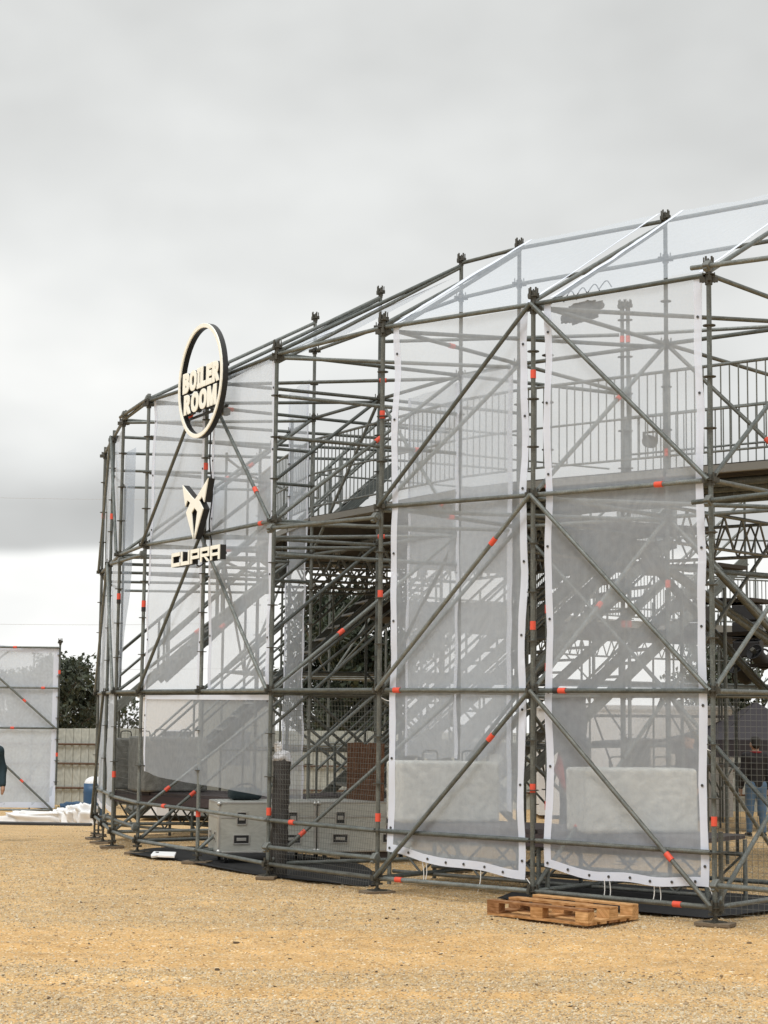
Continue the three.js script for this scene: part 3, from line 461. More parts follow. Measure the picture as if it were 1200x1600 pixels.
// ---------------------------------------------------------------- signs
const fd = V(OUT.F[0] - OUT.D[0], 0, -(OUT.F[1] - OUT.D[1])).normalize(), SROT = Math.atan2(-fd.z, fd.x) - 0.045;
const signAt = (px, py, Z) => at(px, py, Z);
const font = await new FontLoader().loadAsync('fonts/droid/droid_sans_bold.typeface.json');
function fitted(g, w, h) { g.computeBoundingBox(); const b = g.boundingBox; g.translate(-(b.min.x + b.max.x) / 2, -(b.min.y + b.max.y) / 2, 0); g.scale(w / (b.max.x - b.min.x), h / (b.max.y - b.min.y), 1); return g; }
const ex = (shape, d, bev = 0.004) => new THREE.ExtrudeGeometry(shape, { depth: d, bevelEnabled: true, bevelSize: bev, bevelThickness: bev, bevelSegments: 1, curveSegments: 24 });
{
  const t = thing('round_sign', 'large round sign ring with raised cream lettering at the scaffold top', 'sign', null, signAt(313, 595, 22.05)); t.rotation.y = SROT;
  const ring = (ro, ri) => { const s = new THREE.Shape(); s.absarc(0, 0, ro, 0, Math.PI * 2); const h = new THREE.Path(); h.absarc(0, 0, ri, 0, Math.PI * 2, true); s.holes.push(h); return s; };
  part('ring_rim', new THREE.ExtrudeGeometry(ring(0.735, 0.681), { depth: 0.068, bevelEnabled: false, curveSegments: 64 }), M.signSide, t, V(0, 0, -0.073));
  part('ring_face', ex(ring(0.732, 0.684), 0.012, 0.003), M.cream, t);
  for (const [word, y, x0, x1, h] of [['BOILER', 0.045, -0.615, 0.615, 0.268], ['ROOM', -0.245, -0.56, 0.545, 0.262]]) {
    const adv = { B: 1, O: 1.12, I: 0.5, L: 0.84, E: 0.86, R: 1.02, M: 1.32 }; let tot = 0; for (const c of word) tot += adv[c]; let x = x0; const unit = (x1 - x0) / tot;
    for (const c of word) {
      const w = adv[c] * unit * 0.955;
      const mk = (depth) => fitted(new TextGeometry(c, { font, size: 0.25, depth, curveSegments: 8, bevelEnabled: true, bevelThickness: 0.002, bevelSize: 0.0165, bevelSegments: 1 }), w, h);
      const L = part('letter', mk(0.065), M.signSide, t, V(x + adv[c] * unit / 2, y, -0.080)); part('letter_face', mk(0.008), M.cream, L, V(0, 0, 0.072));
      x += adv[c] * unit;
    }
  }
  for (const y of [0.13, -0.38]) part('bracket', mergeGeometries([rbox(0.05, 0.05, 0.22, 0.006, 0.06, y, -0.24), rbox(0.11, 0.09, 0.10, 0.012, 0.06, y, -0.33)]), M.galv, t);
  for (const y of [0.16, -0.36]) part('mount_bar', rbox(1.25, 0.03, 0.03, 0.004), M.blackSat, t, V(0, y - 0.04, -0.12));
}
{
  const t = thing('emblem_sign', 'cream horned emblem with black sides between the round sign and the word', 'sign', null, signAt(305, 798, 22.1)); t.rotation.y = SROT;
  const half = [[0.0, 0.50], [0.10, 0.545], [0.43, 0.73], [0.315, 0.44], [0.245, 0.52], [0.15, 0.475], [0.285, 0.36], [0.025, 0.0], [0.025, 0.06], [0.10, 0.34], [0.0, 0.40]];
  const mirror = (s) => { const sh2 = new THREE.Shape(); half.forEach(([x, y], i) => i ? sh2.lineTo(s * x, y - 0.36) : sh2.moveTo(s * x, y - 0.36)); return sh2; };
  for (const s of [1, -1]) { part('emblem_return', new THREE.ExtrudeGeometry(mirror(s), { depth: 0.08, bevelEnabled: false }), M.signSide, t, V(0, 0, -0.083 - (s > 0 ? 0 : 0.0015))); part('emblem_face', ex(mirror(s), 0.010, 0.002), M.cream, t, V(0, 0, s > 0 ? 0.002 : 0.0005)); }
}
{
  const t = thing('word_sign', 'row of wide cream block letters with black sides below the emblem', 'sign', null, signAt(303, 869, 21.9)); t.rotation.y = SROT;
  const w = 0.29, h = 0.178, k = 0.047;
  const rects = { C: [[0, 0, k, h], [k, h - k, w, h], [k, 0, w, k]], U: [[0, 0, k, h], [w - k, 0, w, h], [k, 0, w - k, k]], P: [[0, 0, k, h], [k, h - k, w, h], [w - k, 0.055, w, h - k], [k, 0.055, w - k, 0.055 + k * 0.85]], R: [[0, 0, k, h], [k, h - k, w, h], [w - k, 0.06, w, h - k], [k, 0.06, w - k, 0.06 + k * 0.8], ], A: [[0, 0, k, h], [k, h - k, w, h], [w - k, 0, w, h - k], [k, 0.05, w - k, 0.05 + k * 0.8]] };
  [...'CUPRA'].forEach((c, i) => {
    const mk = (d, z, g = 0) => mergeGeometries(rects[c].map(([x0, y0, x1, y1]) => box(x1 - x0 - g, y1 - y0 - g, d, (x0 + x1) / 2 - w / 2, (y0 + y1) / 2 - h / 2, z)).concat(c === 'R' ? [(() => { const q = new THREE.Shape(); q.moveTo(w * 0.42, 0.061); q.lineTo(w * 0.62, 0.061); q.lineTo(w, 0); q.lineTo(w - 0.068, 0); q.closePath(); return new THREE.ExtrudeGeometry(q, { depth: d - 0.001, bevelEnabled: false }).translate(-w / 2, -h / 2, z - d / 2); })()] : []));
    const L = part('letter', mk(0.075, 0), M.signSide, t, V((i - 2) * 0.325, 0, -0.06)); part('letter_face', mk(0.012, 0.046), M.cream, L);
  });
  part('mount_bar', rbox(1.40, 0.03, 0.03, 0.004), M.blackSat, t, V(0, 0, -0.135));
}
tag(part('power_cable', curveTube([at(330, 660, 22.2), at(328, 720, 22.25), at(332, 770, 22.25), at(327, 820, 22.3), at(330, 860, 22.3), at(312, 885, 22.2), at(306, 880, 22.1)], 0.009, 50, 6), M.black, scene), 'thin black power cable running down the post behind the signs', 'cable');

// ---------------------------------------------------------------- wire mesh screens
function wires(label, P, nu, nv, cat = 'wire mesh') { // P(u,v)
  const t = thing('wire_mesh', label, cat, 'welded wire mesh screens'); const g = [];
  for (let i = 0; i <= nu; i++) for (let s = 0; s < 4; s++) g.push(barGeo(P(i / nu, s / 4), P(i / nu, (s + 1) / 4), 0.0017, 4));
  for (let j = 0; j <= nv; j++) for (let s = 0; s < 4; s++) g.push(barGeo(P(s / 4, j / nv), P((s + 1) / 4, j / nv), 0.0017, 4));
  const m = part('wires', mergeGeometries(g), M.galv, t); m.userData.kind = 'stuff';
}
wires('wire mesh screen across the foot of the open bay in front of the flight cases', (u, v) => lerp(O('F', 0), O('G', 0), 0.02 + 0.96 * u).setY(lev(1) - 0.06 + (0.06 - lev(1) + 0.06) * v).addScaledVector(outw('F'), -0.06 + 0.04 * Math.sin(u * 5 + v * 3) + 0.1 * v * v * u), 40, 36);
wires('wire mesh screen at the right edge in front of the black canopy', (u, v) => lerp(O('I', 0), V(5.1, 0, -15.6), u).setY(lev(1) - 0.05 + (0.10 - lev(1) + 0.05) * v).addScaledVector(V(0, 0, 1), -0.06), 42, 36);
wires('wire mesh screen in the narrow open bay at left beside the concrete blocks', (u, v) => lerp(O('C', 0), O('D', 0), 0.03 + 0.94 * u).setY(1.75 + (0.5 - 1.75) * v).addScaledVector(outw('C'), -0.05), 18, 14);

// ---------------------------------------------------------------- ballast platforms and concrete blocks
function platform(label, a, b, depth, y) {
  const t = thing('ballast_platform', label, 'platform', 'low ballast platforms'); const d = b.clone().sub(a).setY(0), nrm = V(d.z, 0, -d.x).normalize().multiplyScalar(-depth), L = d.length(), n = Math.round(L / 0.9);
  if (nrm.z > 0) nrm.multiplyScalar(-1);
  const A = a.clone().setY(y), B = b.clone().setY(y), C = B.clone().add(nrm), D = A.clone().add(nrm);
  for (let i = 0; i < n; i++) part('platform_board', quadSlab([lerp(A, B, i / n + 0.004), lerp(A, B, (i + 1) / n - 0.004), lerp(D, C, (i + 1) / n - 0.004), lerp(D, C, i / n + 0.004)], 0.045), M.darkply, t);
  const e = nrm.clone().normalize().multiplyScalar(-0.02);
  part('edge_beam', quadSlab([A.clone().add(e), B.clone().add(e), lerp(B, C, 0.05).add(e), lerp(A, D, 0.05).add(e)].map((p) => p.add(V(0, -0.048, 0))), 0.13), M.edge, t);
  for (const s of [0.12, 0.9]) lattice(lerp(A, D, s).setY(y - 0.2), lerp(B, C, s).setY(y - 0.2), 0.36, Math.round(L / 0.75), t, M.galv);
  for (let i = 0; i <= n; i += 2) for (const s of [0.05, 0.95]) { const p = lerp(lerp(A, B, i / n), lerp(D, C, i / n), s); tube('leg', p.clone().setY(groundY(p.x, p.z)), p.clone().setY(y - 0.05), 0.024, M.galv, t, 8); }
}
M.darkply = S({ color: rgb(0.075, 0.062, 0.062), roughness: 0.85 }); M.edge = S({ color: rgb(0.085, 0.065, 0.068), roughness: 0.8 });
platform('low dark platform carrying two pale concrete blocks behind the front scrims', atG(606, 20.05), atG(1100, 17.75), 1.0, 0.70);
platform('low dark platform carrying grey concrete blocks at the left', atG(176, 28.4), atG(430, 25.9), 1.3, 0.62);
platform('low dark platform deeper inside the open bay', atG(455, 27.6), atG(620, 26.6), 1.2, 0.62);
function concrete(label, p, rot, w, h, d, mat = M.concL) {
  const t = thing('concrete_block', label, 'concrete block', null, p); t.rotation.y = rot;
  const g = new RoundedBoxGeometry(w, h, d, 4, 0.045); const a = g.attributes.position; for (let i = 0; i < a.count; i++) { const x = a.getX(i), y = a.getY(i), z = a.getZ(i); a.setXYZ(i, x + 0.012 * n3(y * 4, z * 4, x * 2), y + 0.012 * n3(x * 3, z * 5, 3), z + 0.012 * n3(x * 4, y * 4, 7)); } g.computeVertexNormals();
  part('block', g, mat, t, V(0, h / 2, 0));
  for (const x of [-0.13, 0.27]) part('lifting_loop', curveTube([V(x * w - 0.085, h - 0.03, 0), V(x * w - 0.085, h + 0.085, 0), V(x * w - 0.07, h + 0.105, 0), V(x * w + 0.07, h + 0.105, 0), V(x * w + 0.085, h + 0.085, 0), V(x * w + 0.085, h - 0.03, 0)], 0.010, 30, 6), M.cast, t);
}
const onP = (px, Z, y) => { const p = at(px, 1200, Z); p.y = y; return p; };
concrete('pale concrete block with two wire lifting loops behind the scrim left of the double post', onP(692, 20.05, 0.703), 0.30, 1.18, 0.68, 0.55);
concrete('pale rounded concrete block behind the scrim right of the double post', onP(987, 18.65, 0.703), 0.32, 1.28, 0.67, 0.55);
concrete('grey concrete block at the left end behind the narrow open bay', onP(205, 28.9, 0.623), 0.45, 0.8, 0.82, 0.7, M.conc);
concrete('grey concrete block behind the low scrim, left of the stair rails', onP(262, 28.2, 0.623), 0.5, 1.1, 0.86, 0.7, M.conc);

// ---------------------------------------------------------------- flight cases, roll, boards, bag, mat, board on the ground
const caseMap = tex(256, 256, (u, v) => { const k = 150 + tn(u, v, 3, 2) * 10 + tn(u, v, 30, 5) * 10; return [k, k + 1, k - 3]; });
M.caseP = S({ map: caseMap, color: rgb(1.5, 1.5, 1.46), roughness: 0.45, metalness: 0.25 }); M.alu = S({ color: rgb(0.50, 0.50, 0.48), roughness: 0.35, metalness: 0.7 });
function flightCase(label, p, rot) {
  const t = thing('flight_case', label, 'flight case', 'silver flight cases', p); t.rotation.y = rot;
  const w = 1.25, h = 0.44, d = 0.74, y0 = 0.13;
  part('case_body', rbox(w, h, d, 0.012, 0, y0 + h / 2, 0), M.caseP, t); part('case_lid', rbox(w, 0.185, d, 0.012, 0, y0 + h + 0.008 + 0.0925, 0), M.caseP, t);
  const H = h + 0.193;
  for (const x of [-1, 1]) for (const z of [-1, 1]) part('edge_trim', rbox(0.032, H - 0.02, 0.032, 0.006, x * (w / 2 - 0.012), y0 + H / 2, z * (d / 2 - 0.012)), M.alu, t);
  for (const y of [y0 + 0.012, y0 + h, y0 + H - 0.012]) for (const z of [-1, 1]) part('edge_trim', rbox(w - 0.05, 0.026, 0.03, 0.005, 0, y, z * (d / 2 - 0.011)), M.alu, t);
  for (const y of [y0 + 0.012, y0 + h, y0 + H - 0.012]) for (const x of [-1, 1]) part('edge_trim', rbox(0.03, 0.026, d - 0.05, 0.005, x * (w / 2 - 0.011), y, 0), M.alu, t);
  for (const x of [-1, 1]) for (const y of [y0 + 0.02, y0 + H - 0.02]) part('corner', new THREE.SphereGeometry(0.034, 10, 8), M.alu, t, V(x * (w / 2 - 0.012), y, d / 2 - 0.012));
  const dish = (x, y, z, ry, ww, hh) => { const o = part('recessed_latch', mergeGeometries([rbox(ww, 0.014, 0.012, 0.003, 0, hh / 2, 0), rbox(ww, 0.014, 0.012, 0.003, 0, -hh / 2, 0), rbox(0.014, hh, 0.012, 0.003, -ww / 2, 0, 0), rbox(0.014, hh, 0.012, 0.003, ww / 2, 0, 0)]), M.alu, t, V(x, y, z)); o.rotation.y = ry; part('latch_dish', box(ww - 0.012, hh - 0.012, 0.005, 0, 0, 0), M.blackSat, o); part('latch_grip', rbox(ww * 0.6, hh * 0.35, 0.014, 0.004, 0, 0, 0.004), M.alu, o); };
  for (const x of [-0.33, 0.33]) dish(x, y0 + h - 0.01, d / 2 + 0.006, 0, 0.12, 0.15); dish(0 - 0.33, y0 + 0.17, d / 2 + 0.006, 0, 0.20, 0.11); dish(0.33, y0 + 0.17, d / 2 + 0.006, 0, 0.20, 0.11);
  for (const z of [-0.18, 0.18]) dish(-w / 2 - 0.006, y0 + 0.2, z, -Math.PI / 2, 0.11, 0.11);
  for (const x of [-1, 1]) for (const z of [-1, 1]) { const c = part('castor', new THREE.CylinderGeometry(0.05, 0.05, 0.035, 12).rotateZ(Math.PI / 2), M.black, t, V(x * (w / 2 - 0.12), 0.05, z * (d / 2 - 0.12))); part('castor_fork', mergeGeometries([box(0.07, 0.012, 0.08, 0, 0.075, 0), box(0.008, 0.07, 0.03, 0.024, 0.03, 0), box(0.008, 0.07, 0.03, -0.024, 0.03, 0)]), M.alu, c); }
}
const caseRot = 0.26, cu = V(Math.cos(caseRot), 0, -Math.sin(caseRot)), cn = V(Math.sin(caseRot), 0, Math.cos(caseRot));
const corner = atG(343, 22.25, 0); const c1 = corner.clone().addScaledVector(cu, 0.625).addScaledVector(cn, -0.37); c1.y = 0.012;
flightCase('silver flight case at the left of the two, by the sign post', c1, caseRot); const c2 = c1.clone().addScaledVector(cu, 1.28).addScaledVector(cn, -0.02); flightCase('silver flight case at the right of the two, below the brown boards', c2, caseRot);
{ const p = c1.clone().addScaledVector(cu, -0.2).addScaledVector(cn, -0.16); p.y = 0.78; const g = rbox(0.42, 0.15, 0.28, 0.06, 0, 0.075, 0); const m = part('holdall', g, S({ color: rgb(0.012, 0.025, 0.03), roughness: 0.8 }), scene); m.position.copy(p); m.rotation.y = caseRot; tag(m, 'small dark holdall lying on the left flight case', 'bag'); part('strap', curveTube([V(-0.15, 0.13, 0.05), V(-0.08, 0.19, 0.06), V(0.08, 0.19, 0.06), V(0.15, 0.13, 0.05)], 0.012, 16, 6), M.black, m); }
{ // black roll, upright
  const p = atG(437, 20.75); const t = thing('netting_roll', 'upright roll of black netting with white plastic around its top', 'roll', null, p);
  const prof = []; for (let i = 0; i <= 24; i++) { const v = i / 24; prof.push(new THREE.Vector2(0.102 + 0.004 * Math.sin(i * 1.7) + 0.004 * Math.sin(i * 3.1), v * 1.37)); } prof.push(new THREE.Vector2(0.085, 1.40), new THREE.Vector2(0.001, 1.395));
  part('netting', new THREE.LatheGeometry(prof, 22), S({ map: tex(128, 256, (u, v) => { const k = 52 + ((Math.floor(u * 60) + Math.floor(v * 90)) % 3) * 10 + n3(u * 40, v * 10, 2) * 16; return [k, k - 2, k - 3]; }), roughness: 0.85 }), t);
  const cap = new THREE.SphereGeometry(0.112, 20, 14, 0, 6.2832, 0, 1.75); const a = cap.attributes.position; for (let i = 0; i < a.count; i++) { const k = 1 + 0.28 * n3(a.getX(i) * 18, a.getY(i) * 18, a.getZ(i) * 18); a.setXYZ(i, a.getX(i) * k, a.getY(i) * k * 0.95, a.getZ(i) * k); } cap.computeVertexNormals();
  part('plastic_cover', cap, new THREE.MeshPhysicalMaterial({ color: rgb(0.72, 0.72, 0.74), roughness: 0.4, transmission: 0.3, thickness: 0, side: THREE.DoubleSide }), t, V(0, 1.36, 0));
  const knot = new THREE.IcosahedronGeometry(0.05, 2); const b = knot.attributes.position; for (let i = 0; i < b.count; i++) { const k = 1 + 0.5 * n3(b.getX(i) * 50, b.getY(i) * 50, b.getZ(i) * 50); b.setXYZ(i, b.getX(i) * k, b.getY(i) * k * 1.3, b.getZ(i) * k); } knot.computeVertexNormals(); part('plastic_knot', knot, M.white, t, V(-0.05, 1.50, 0.02));
  t.rotation.z = -0.02;
}
{ const t = thing('board_stack', 'upright brown wooden boards leaning inside the open bay', 'boards'); const ax = at(543, 1260, 23.4), bx = at(598, 1260, 22.8);
  const y0 = 0.64, h = 0.87; for (let i = 0; i < 5; i++) { const w = 0.125, f = (i + 0.5) / 5, p = lerp(ax, bx, f); const m = part('board', rbox(w - 0.004, h + 0.012 * Math.sin(i * 2.3), 0.03, 0.004), M.board, t, V(p.x, y0 + h / 2 + 0.006 * Math.sin(i * 2.3), p.z + 0.02 * (i % 2))); m.rotation.y = i % 2 ? 0.25 : 0.12; }
  // they stand on a low crate behind the cases
  part('base_block', rbox(0.62, y0 - groundY(ax.x, ax.z), 0.5, 0.01, (ax.x + bx.x) / 2, (y0 + groundY(ax.x, ax.z)) / 2 - 0.002, (ax.z + bx.z) / 2 - 0.02), M.darkply, t); }
{ // black ground sheet
  const pts = [[205, 23.75], [228, 23.35], [300, 22.45], [380, 21.25], [420, 20.75], [500, 20.2], [570, 19.75], [592, 20.2], [560, 22.6], [430, 24.4], [320, 25.0], [240, 24.6]].map(([px, Z]) => { const p = atG(px, Z); return new THREE.Vector2(p.x, -p.z); });
  const s = new THREE.Shape(); s.setFromPoints(new THREE.SplineCurve([...pts, pts[0]]).getPoints(90)); const g = new THREE.ShapeGeometry(s, 12); g.rotateX(-Math.PI / 2);
  const gg = new THREE.ExtrudeGeometry(s, { depth: 0.004, bevelEnabled: false }); gg.rotateX(-Math.PI / 2); gg.translate(0, 0.010, 0);
  tag(part('ground_sheet', gg, S({ color: rgb(0.008, 0.008, 0.0085), roughness: 0.95 }), scene), 'black plastic sheet spread on the ground under the flight cases', 'ground sheet'); }
{ const q = [O('H', 0), O('I', 0), N('I', 0), N('H', 0), lerp(N('G', 0), N('H', 0), 0.2), lerp(O('G', 0), O('H', 0), 0.8)].map((p, i) => p.add(V(0, 0, i < 2 || i === 5 ? -0.42 : 0))); const s = new THREE.Shape(); s.setFromPoints([...q, q[0]].map((p) => new THREE.Vector2(p.x, -p.z))); const g = new THREE.ExtrudeGeometry(s, { depth: 0.004, bevelEnabled: false }); g.rotateX(-Math.PI / 2); g.translate(0, 0.016, 0);
  tag(part('ground_sheet', g, S({ color: rgb(0.014, 0.014, 0.015), roughness: 0.85 }), scene), 'black fabric laid on the ground behind the right scrim', 'ground sheet'); }
{ // white paper-faced panel lying on the sheet
  const p = atG(256, 22.85); p.y = 0.032; const t = thing('foam_board', 'white board lying on the black sheet left of the flight cases', 'board', null, p); t.rotation.y = -0.25;
  const s = new THREE.Shape(); s.moveTo(-0.17, 0.16); s.lineTo(0.13, 0.17); s.lineTo(0.21, -0.10); s.lineTo(-0.02, -0.09); s.lineTo(-0.07, -0.17); s.lineTo(-0.12, -0.06); s.closePath();
  const g = new THREE.ExtrudeGeometry(s, { depth: 0.02, bevelEnabled: true, bevelSize: 0.004, bevelThickness: 0.003, bevelSegments: 1 }); g.rotateX(-Math.PI / 2 + 0.10); part('panel', g, M.white, t, V(0, 0.025, 0)); part('hole', new THREE.CylinderGeometry(0.022, 0.022, 0.006, 12), M.black, t, V(-0.09, 0.062, -0.07)); part('spacer', rbox(0.12, 0.02, 0.05, 0.004), M.black, t, V(0.08, 0.012, 0.05)); }

// ---------------------------------------------------------------- pallet (upside down)
{
  const o = V(1.03, 0, -17.16), rot = Math.atan2(0.70, 0.715); const t = thing('wooden_pallet', 'upturned wooden pallet lying on the gravel in front of the scaffold', 'pallet', null, o); t.rotation.y = -rot + 0.02;
  // local x along its length, local -z across
  const L = 1.2, W = 0.8, w = [M.pallet, M.palletL, M.palletD]; let k = 0; const pm = () => w[k++ % 3];
  const bd = (name, lx, ly, lz, x, y, z) => { const g = rbox(lx, ly, lz, 0.004, x, y, z); const u = g.attributes.uv, q = g.attributes.position; for (let i = 0; i < u.count; i++) u.setXY(i, (lx > lz ? q.getX(i) : q.getZ(i)) * 1.3 + k * 0.37, (q.getY(i) + (lx > lz ? q.getZ(i) : q.getX(i))) * 1.6 + k * 0.21); part(name, g, pm(), t); };
  const y0 = 0.006;
  for (const [z, d] of [[-0.0725, 0.145], [-0.245, 0.10], [-0.40, 0.145], [-0.555, 0.10], [-0.7275, 0.145]]) bd('deck_board', L, 0.022, d, L / 2, y0 + 0.011, z);
  for (const x of [0.0725, 0.6, 1.1275]) bd('cross_board', 0.145, 0.022, W, x, y0 + 0.033, -W / 2);
  for (const z of [-0.05, -0.40, -0.75]) for (const x of [0.0725, 0.6, 1.1275]) bd('block', 0.145, 0.078, z === -0.4 ? 0.145 : 0.1, x, y0 + 0.083, z);
  for (const z of [-0.05, -0.40, -0.75]) bd('runner', L, 0.022, z === -0.4 ? 0.145 : 0.1, L / 2, y0 + 0.133, z);
}

// ---------------------------------------------------------------- lamps, bundles, drape, canopy
function lampTube(label, p, r, L, rot) { const t = thing('floodlight', label, 'floodlight', null, p); t.rotation.y = rot; part('housing', new THREE.LatheGeometry([[0.001, -L / 2], [r * 0.6, -L / 2], [r * 0.95, -L * 0.36], [r, 0], [r, L * 0.4], [r * 0.92, L / 2], [r * 0.8, L / 2 - 0.02], [0.001, L / 2 - 0.03]].map((q) => new THREE.Vector2(...q)), 20).rotateZ(Math.PI / 2), S({ color: rgb(0.10, 0.10, 0.095), roughness: 0.6 }), t); part('bracket', mergeGeometries([box(0.02, r * 1.5, 0.02, 0, r * 0.75, r + 0.012), box(0.02, r * 1.5, 0.02, 0, r * 0.75, -r - 0.012), box(0.02, 0.02, 2 * r + 0.044, 0, r * 1.5, 0)]), M.cast, t); }
lampTube('dark barrel floodlight clamped to a tube under the walkway', at(1024, 886, 20.6), 0.105, 0.30, 0.2);
tube('support_tube', at(1010, 884, 20.75), at(1330, 910, 19), 0.03, M.galv, inner);
lampTube('small dark lamp fixed on the walkway rail near the inner post', at(1016, 690, 20.4), 0.075, 0.15, 0.9);
{ // hung black speaker columns and stage lamps in the right bay
  for (const [px, py, Z, n, lab] of [[1168, 985, 27.5, 3, 'black hanging speaker column seen in the far right bay'], [1086, 985, 29, 2, 'black hanging speaker column seen through the right edge of the right scrim']]) { const t = thing('hanging_speaker', lab, 'loudspeaker', null, at(px, py, Z)); t.rotation.y = -0.4; for (let i = 0; i < n; i++) { const c = part('cabinet', rbox(0.42, 0.26, 0.36, 0.015), M.black, t, V(0, 0.27 - i * 0.275, -0.012 * i * i)); c.rotation.x = 0.06 * i; part('grille', rbox(0.38, 0.22, 0.012, 0.004), M.blackSat, c, V(0, 0, 0.184)); } part('hanging_bar', rbox(0.03, 0.9, 0.03, 0.004, 0, 0.72, 0), M.galv, t); }
  for (const [px, py, Z, lab] of [[1160, 1052, 26, 'black stage lamp tilted on a tube in the far right bay'], [1188, 1030, 27, 'black stage lamp at the right edge below the speaker column']]) { const t = thing('stage_lamp', lab, 'stage lamp', null, at(px, py, Z)); t.rotation.set(0.5, 0.4, 0.7); part('housing', new THREE.LatheGeometry([[0.001, -0.17], [0.09, -0.17], [0.11, -0.1], [0.11, 0.12], [0.14, 0.2], [0.12, 0.2], [0.1, 0.13], [0.001, 0.12]].map((q) => new THREE.Vector2(...q)), 18), M.black, t); part('yoke', new THREE.TorusGeometry(0.17, 0.015, 6, 18, Math.PI), M.black, t); part('clamp', rbox(0.07, 0.1, 0.07, 0.01, 0, 0.22, 0), M.cast, t); }
}
function crumple(w, h, d, amp, s) { const g = new THREE.SphereGeometry(1, 40, 26); const a = g.attributes.position; for (let i = 0; i < a.count; i++) { const x = a.getX(i), y = a.getY(i), z = a.getZ(i), k = 1 + amp * fbm(x * 2.2 + s, y * 2.2, z * 2.2, 4) * 1.6; const sq = (v) => Math.sign(v) * Math.abs(v) ** 0.6; a.setXYZ(i, sq(x) * w / 2 * k, sq(y) * h / 2 * k, sq(z) * d / 2 * k); } g.computeVertexNormals(); return g; }
{ const t = thing('netting_bundle', 'dark bundle of folded netting tied beneath the roof edge beside the double post', 'bundle', null, at(908, 488, 19.0)); const m = part('folds', crumple(0.42, 0.17, 0.26, 0.5, 3), S({ color: rgb(0.075, 0.075, 0.072), roughness: 0.95 }), t); m.rotation.z = 0.3; for (let i = 0; i < 4; i++) part('cord', curveTube([V(-0.2 + i * 0.13, 0.1 + i * 0.05, 0.05), V(-0.12 + i * 0.13, 0.22 + i * 0.04, 0.08), V(-0.05 + i * 0.13, 0.14 + i * 0.05, 0)], 0.006, 12, 5), M.black, t); }
{ // hanging dark tarp
  const t = thing('dark_tarp', 'dark grey tarpaulin hanging in a ragged drape behind the right scrim', 'tarpaulin'); const a = at(853, 1090, 20.0), b = at(917, 1090, 19.6);
  const f = (u, v) => { const p = lerp(a, b, u + 0.1 * v * (1 - u) + 0.02 * Math.sin(v * 9 + u * 4)); const len = 0.55 + 0.75 * Math.exp(-(((u - 0.68) / 0.27) ** 2)) + 0.07 * Math.sin(u * 17); p.y = a.y - len * v; return p; };
  part('cloth', sheet(f, 20, 24, V(0, 0, 1), 0.09, 2.2), S({ color: rgb(0.05, 0.05, 0.052), roughness: 0.9, side: THREE.DoubleSide }), t); part('top_pole', barGeo(a.clone().add(V(-0.15, 0.01, 0)), b.clone().add(V(0.15, 0.01, 0)), 0.02, 8), M.galv, t); }
{ // canopy
  const p = V(6.75, 0, -36.6), t = thing('canopy_tent', 'black pop-up canopy tent inside the arena at the right edge', 'canopy', null, p), gy = groundY(6.2, -37), w = 3, ey = 1.40, pk = 2.2;
  t.rotation.y = 0.1; const c = [V(0, ey, 0), V(w, ey, 0), V(w, ey, -w), V(0, ey, -w)], top = V(w / 2, pk, -w / 2); const bl = S({ color: rgb(0.022, 0.018, 0.022), roughness: 0.8, side: THREE.DoubleSide });
  for (let i = 0; i < 4; i++) { const a = c[i], b = c[(i + 1) % 4]; const f = (u, v) => { const e = lerp(a, b, u), q = lerp(top, e, v); q.y -= 0.10 * Math.sin(Math.PI * v); return q; }; part('roof_panel', sheet(f, 8, 8, V(0, 1, 0), 0.02, i), bl, t); const g = (u, v) => lerp(a, b, u).add(V(0, -0.36 * v, 0)); part('valance', sheet(g, 12, 2, V(0, 0, 1), 0.03, i + 3), bl, t); }
  for (const q of c) part('leg', cyl(0.022, ey - gy, 8), M.galv, t, V(q.x, gy, q.z)); }

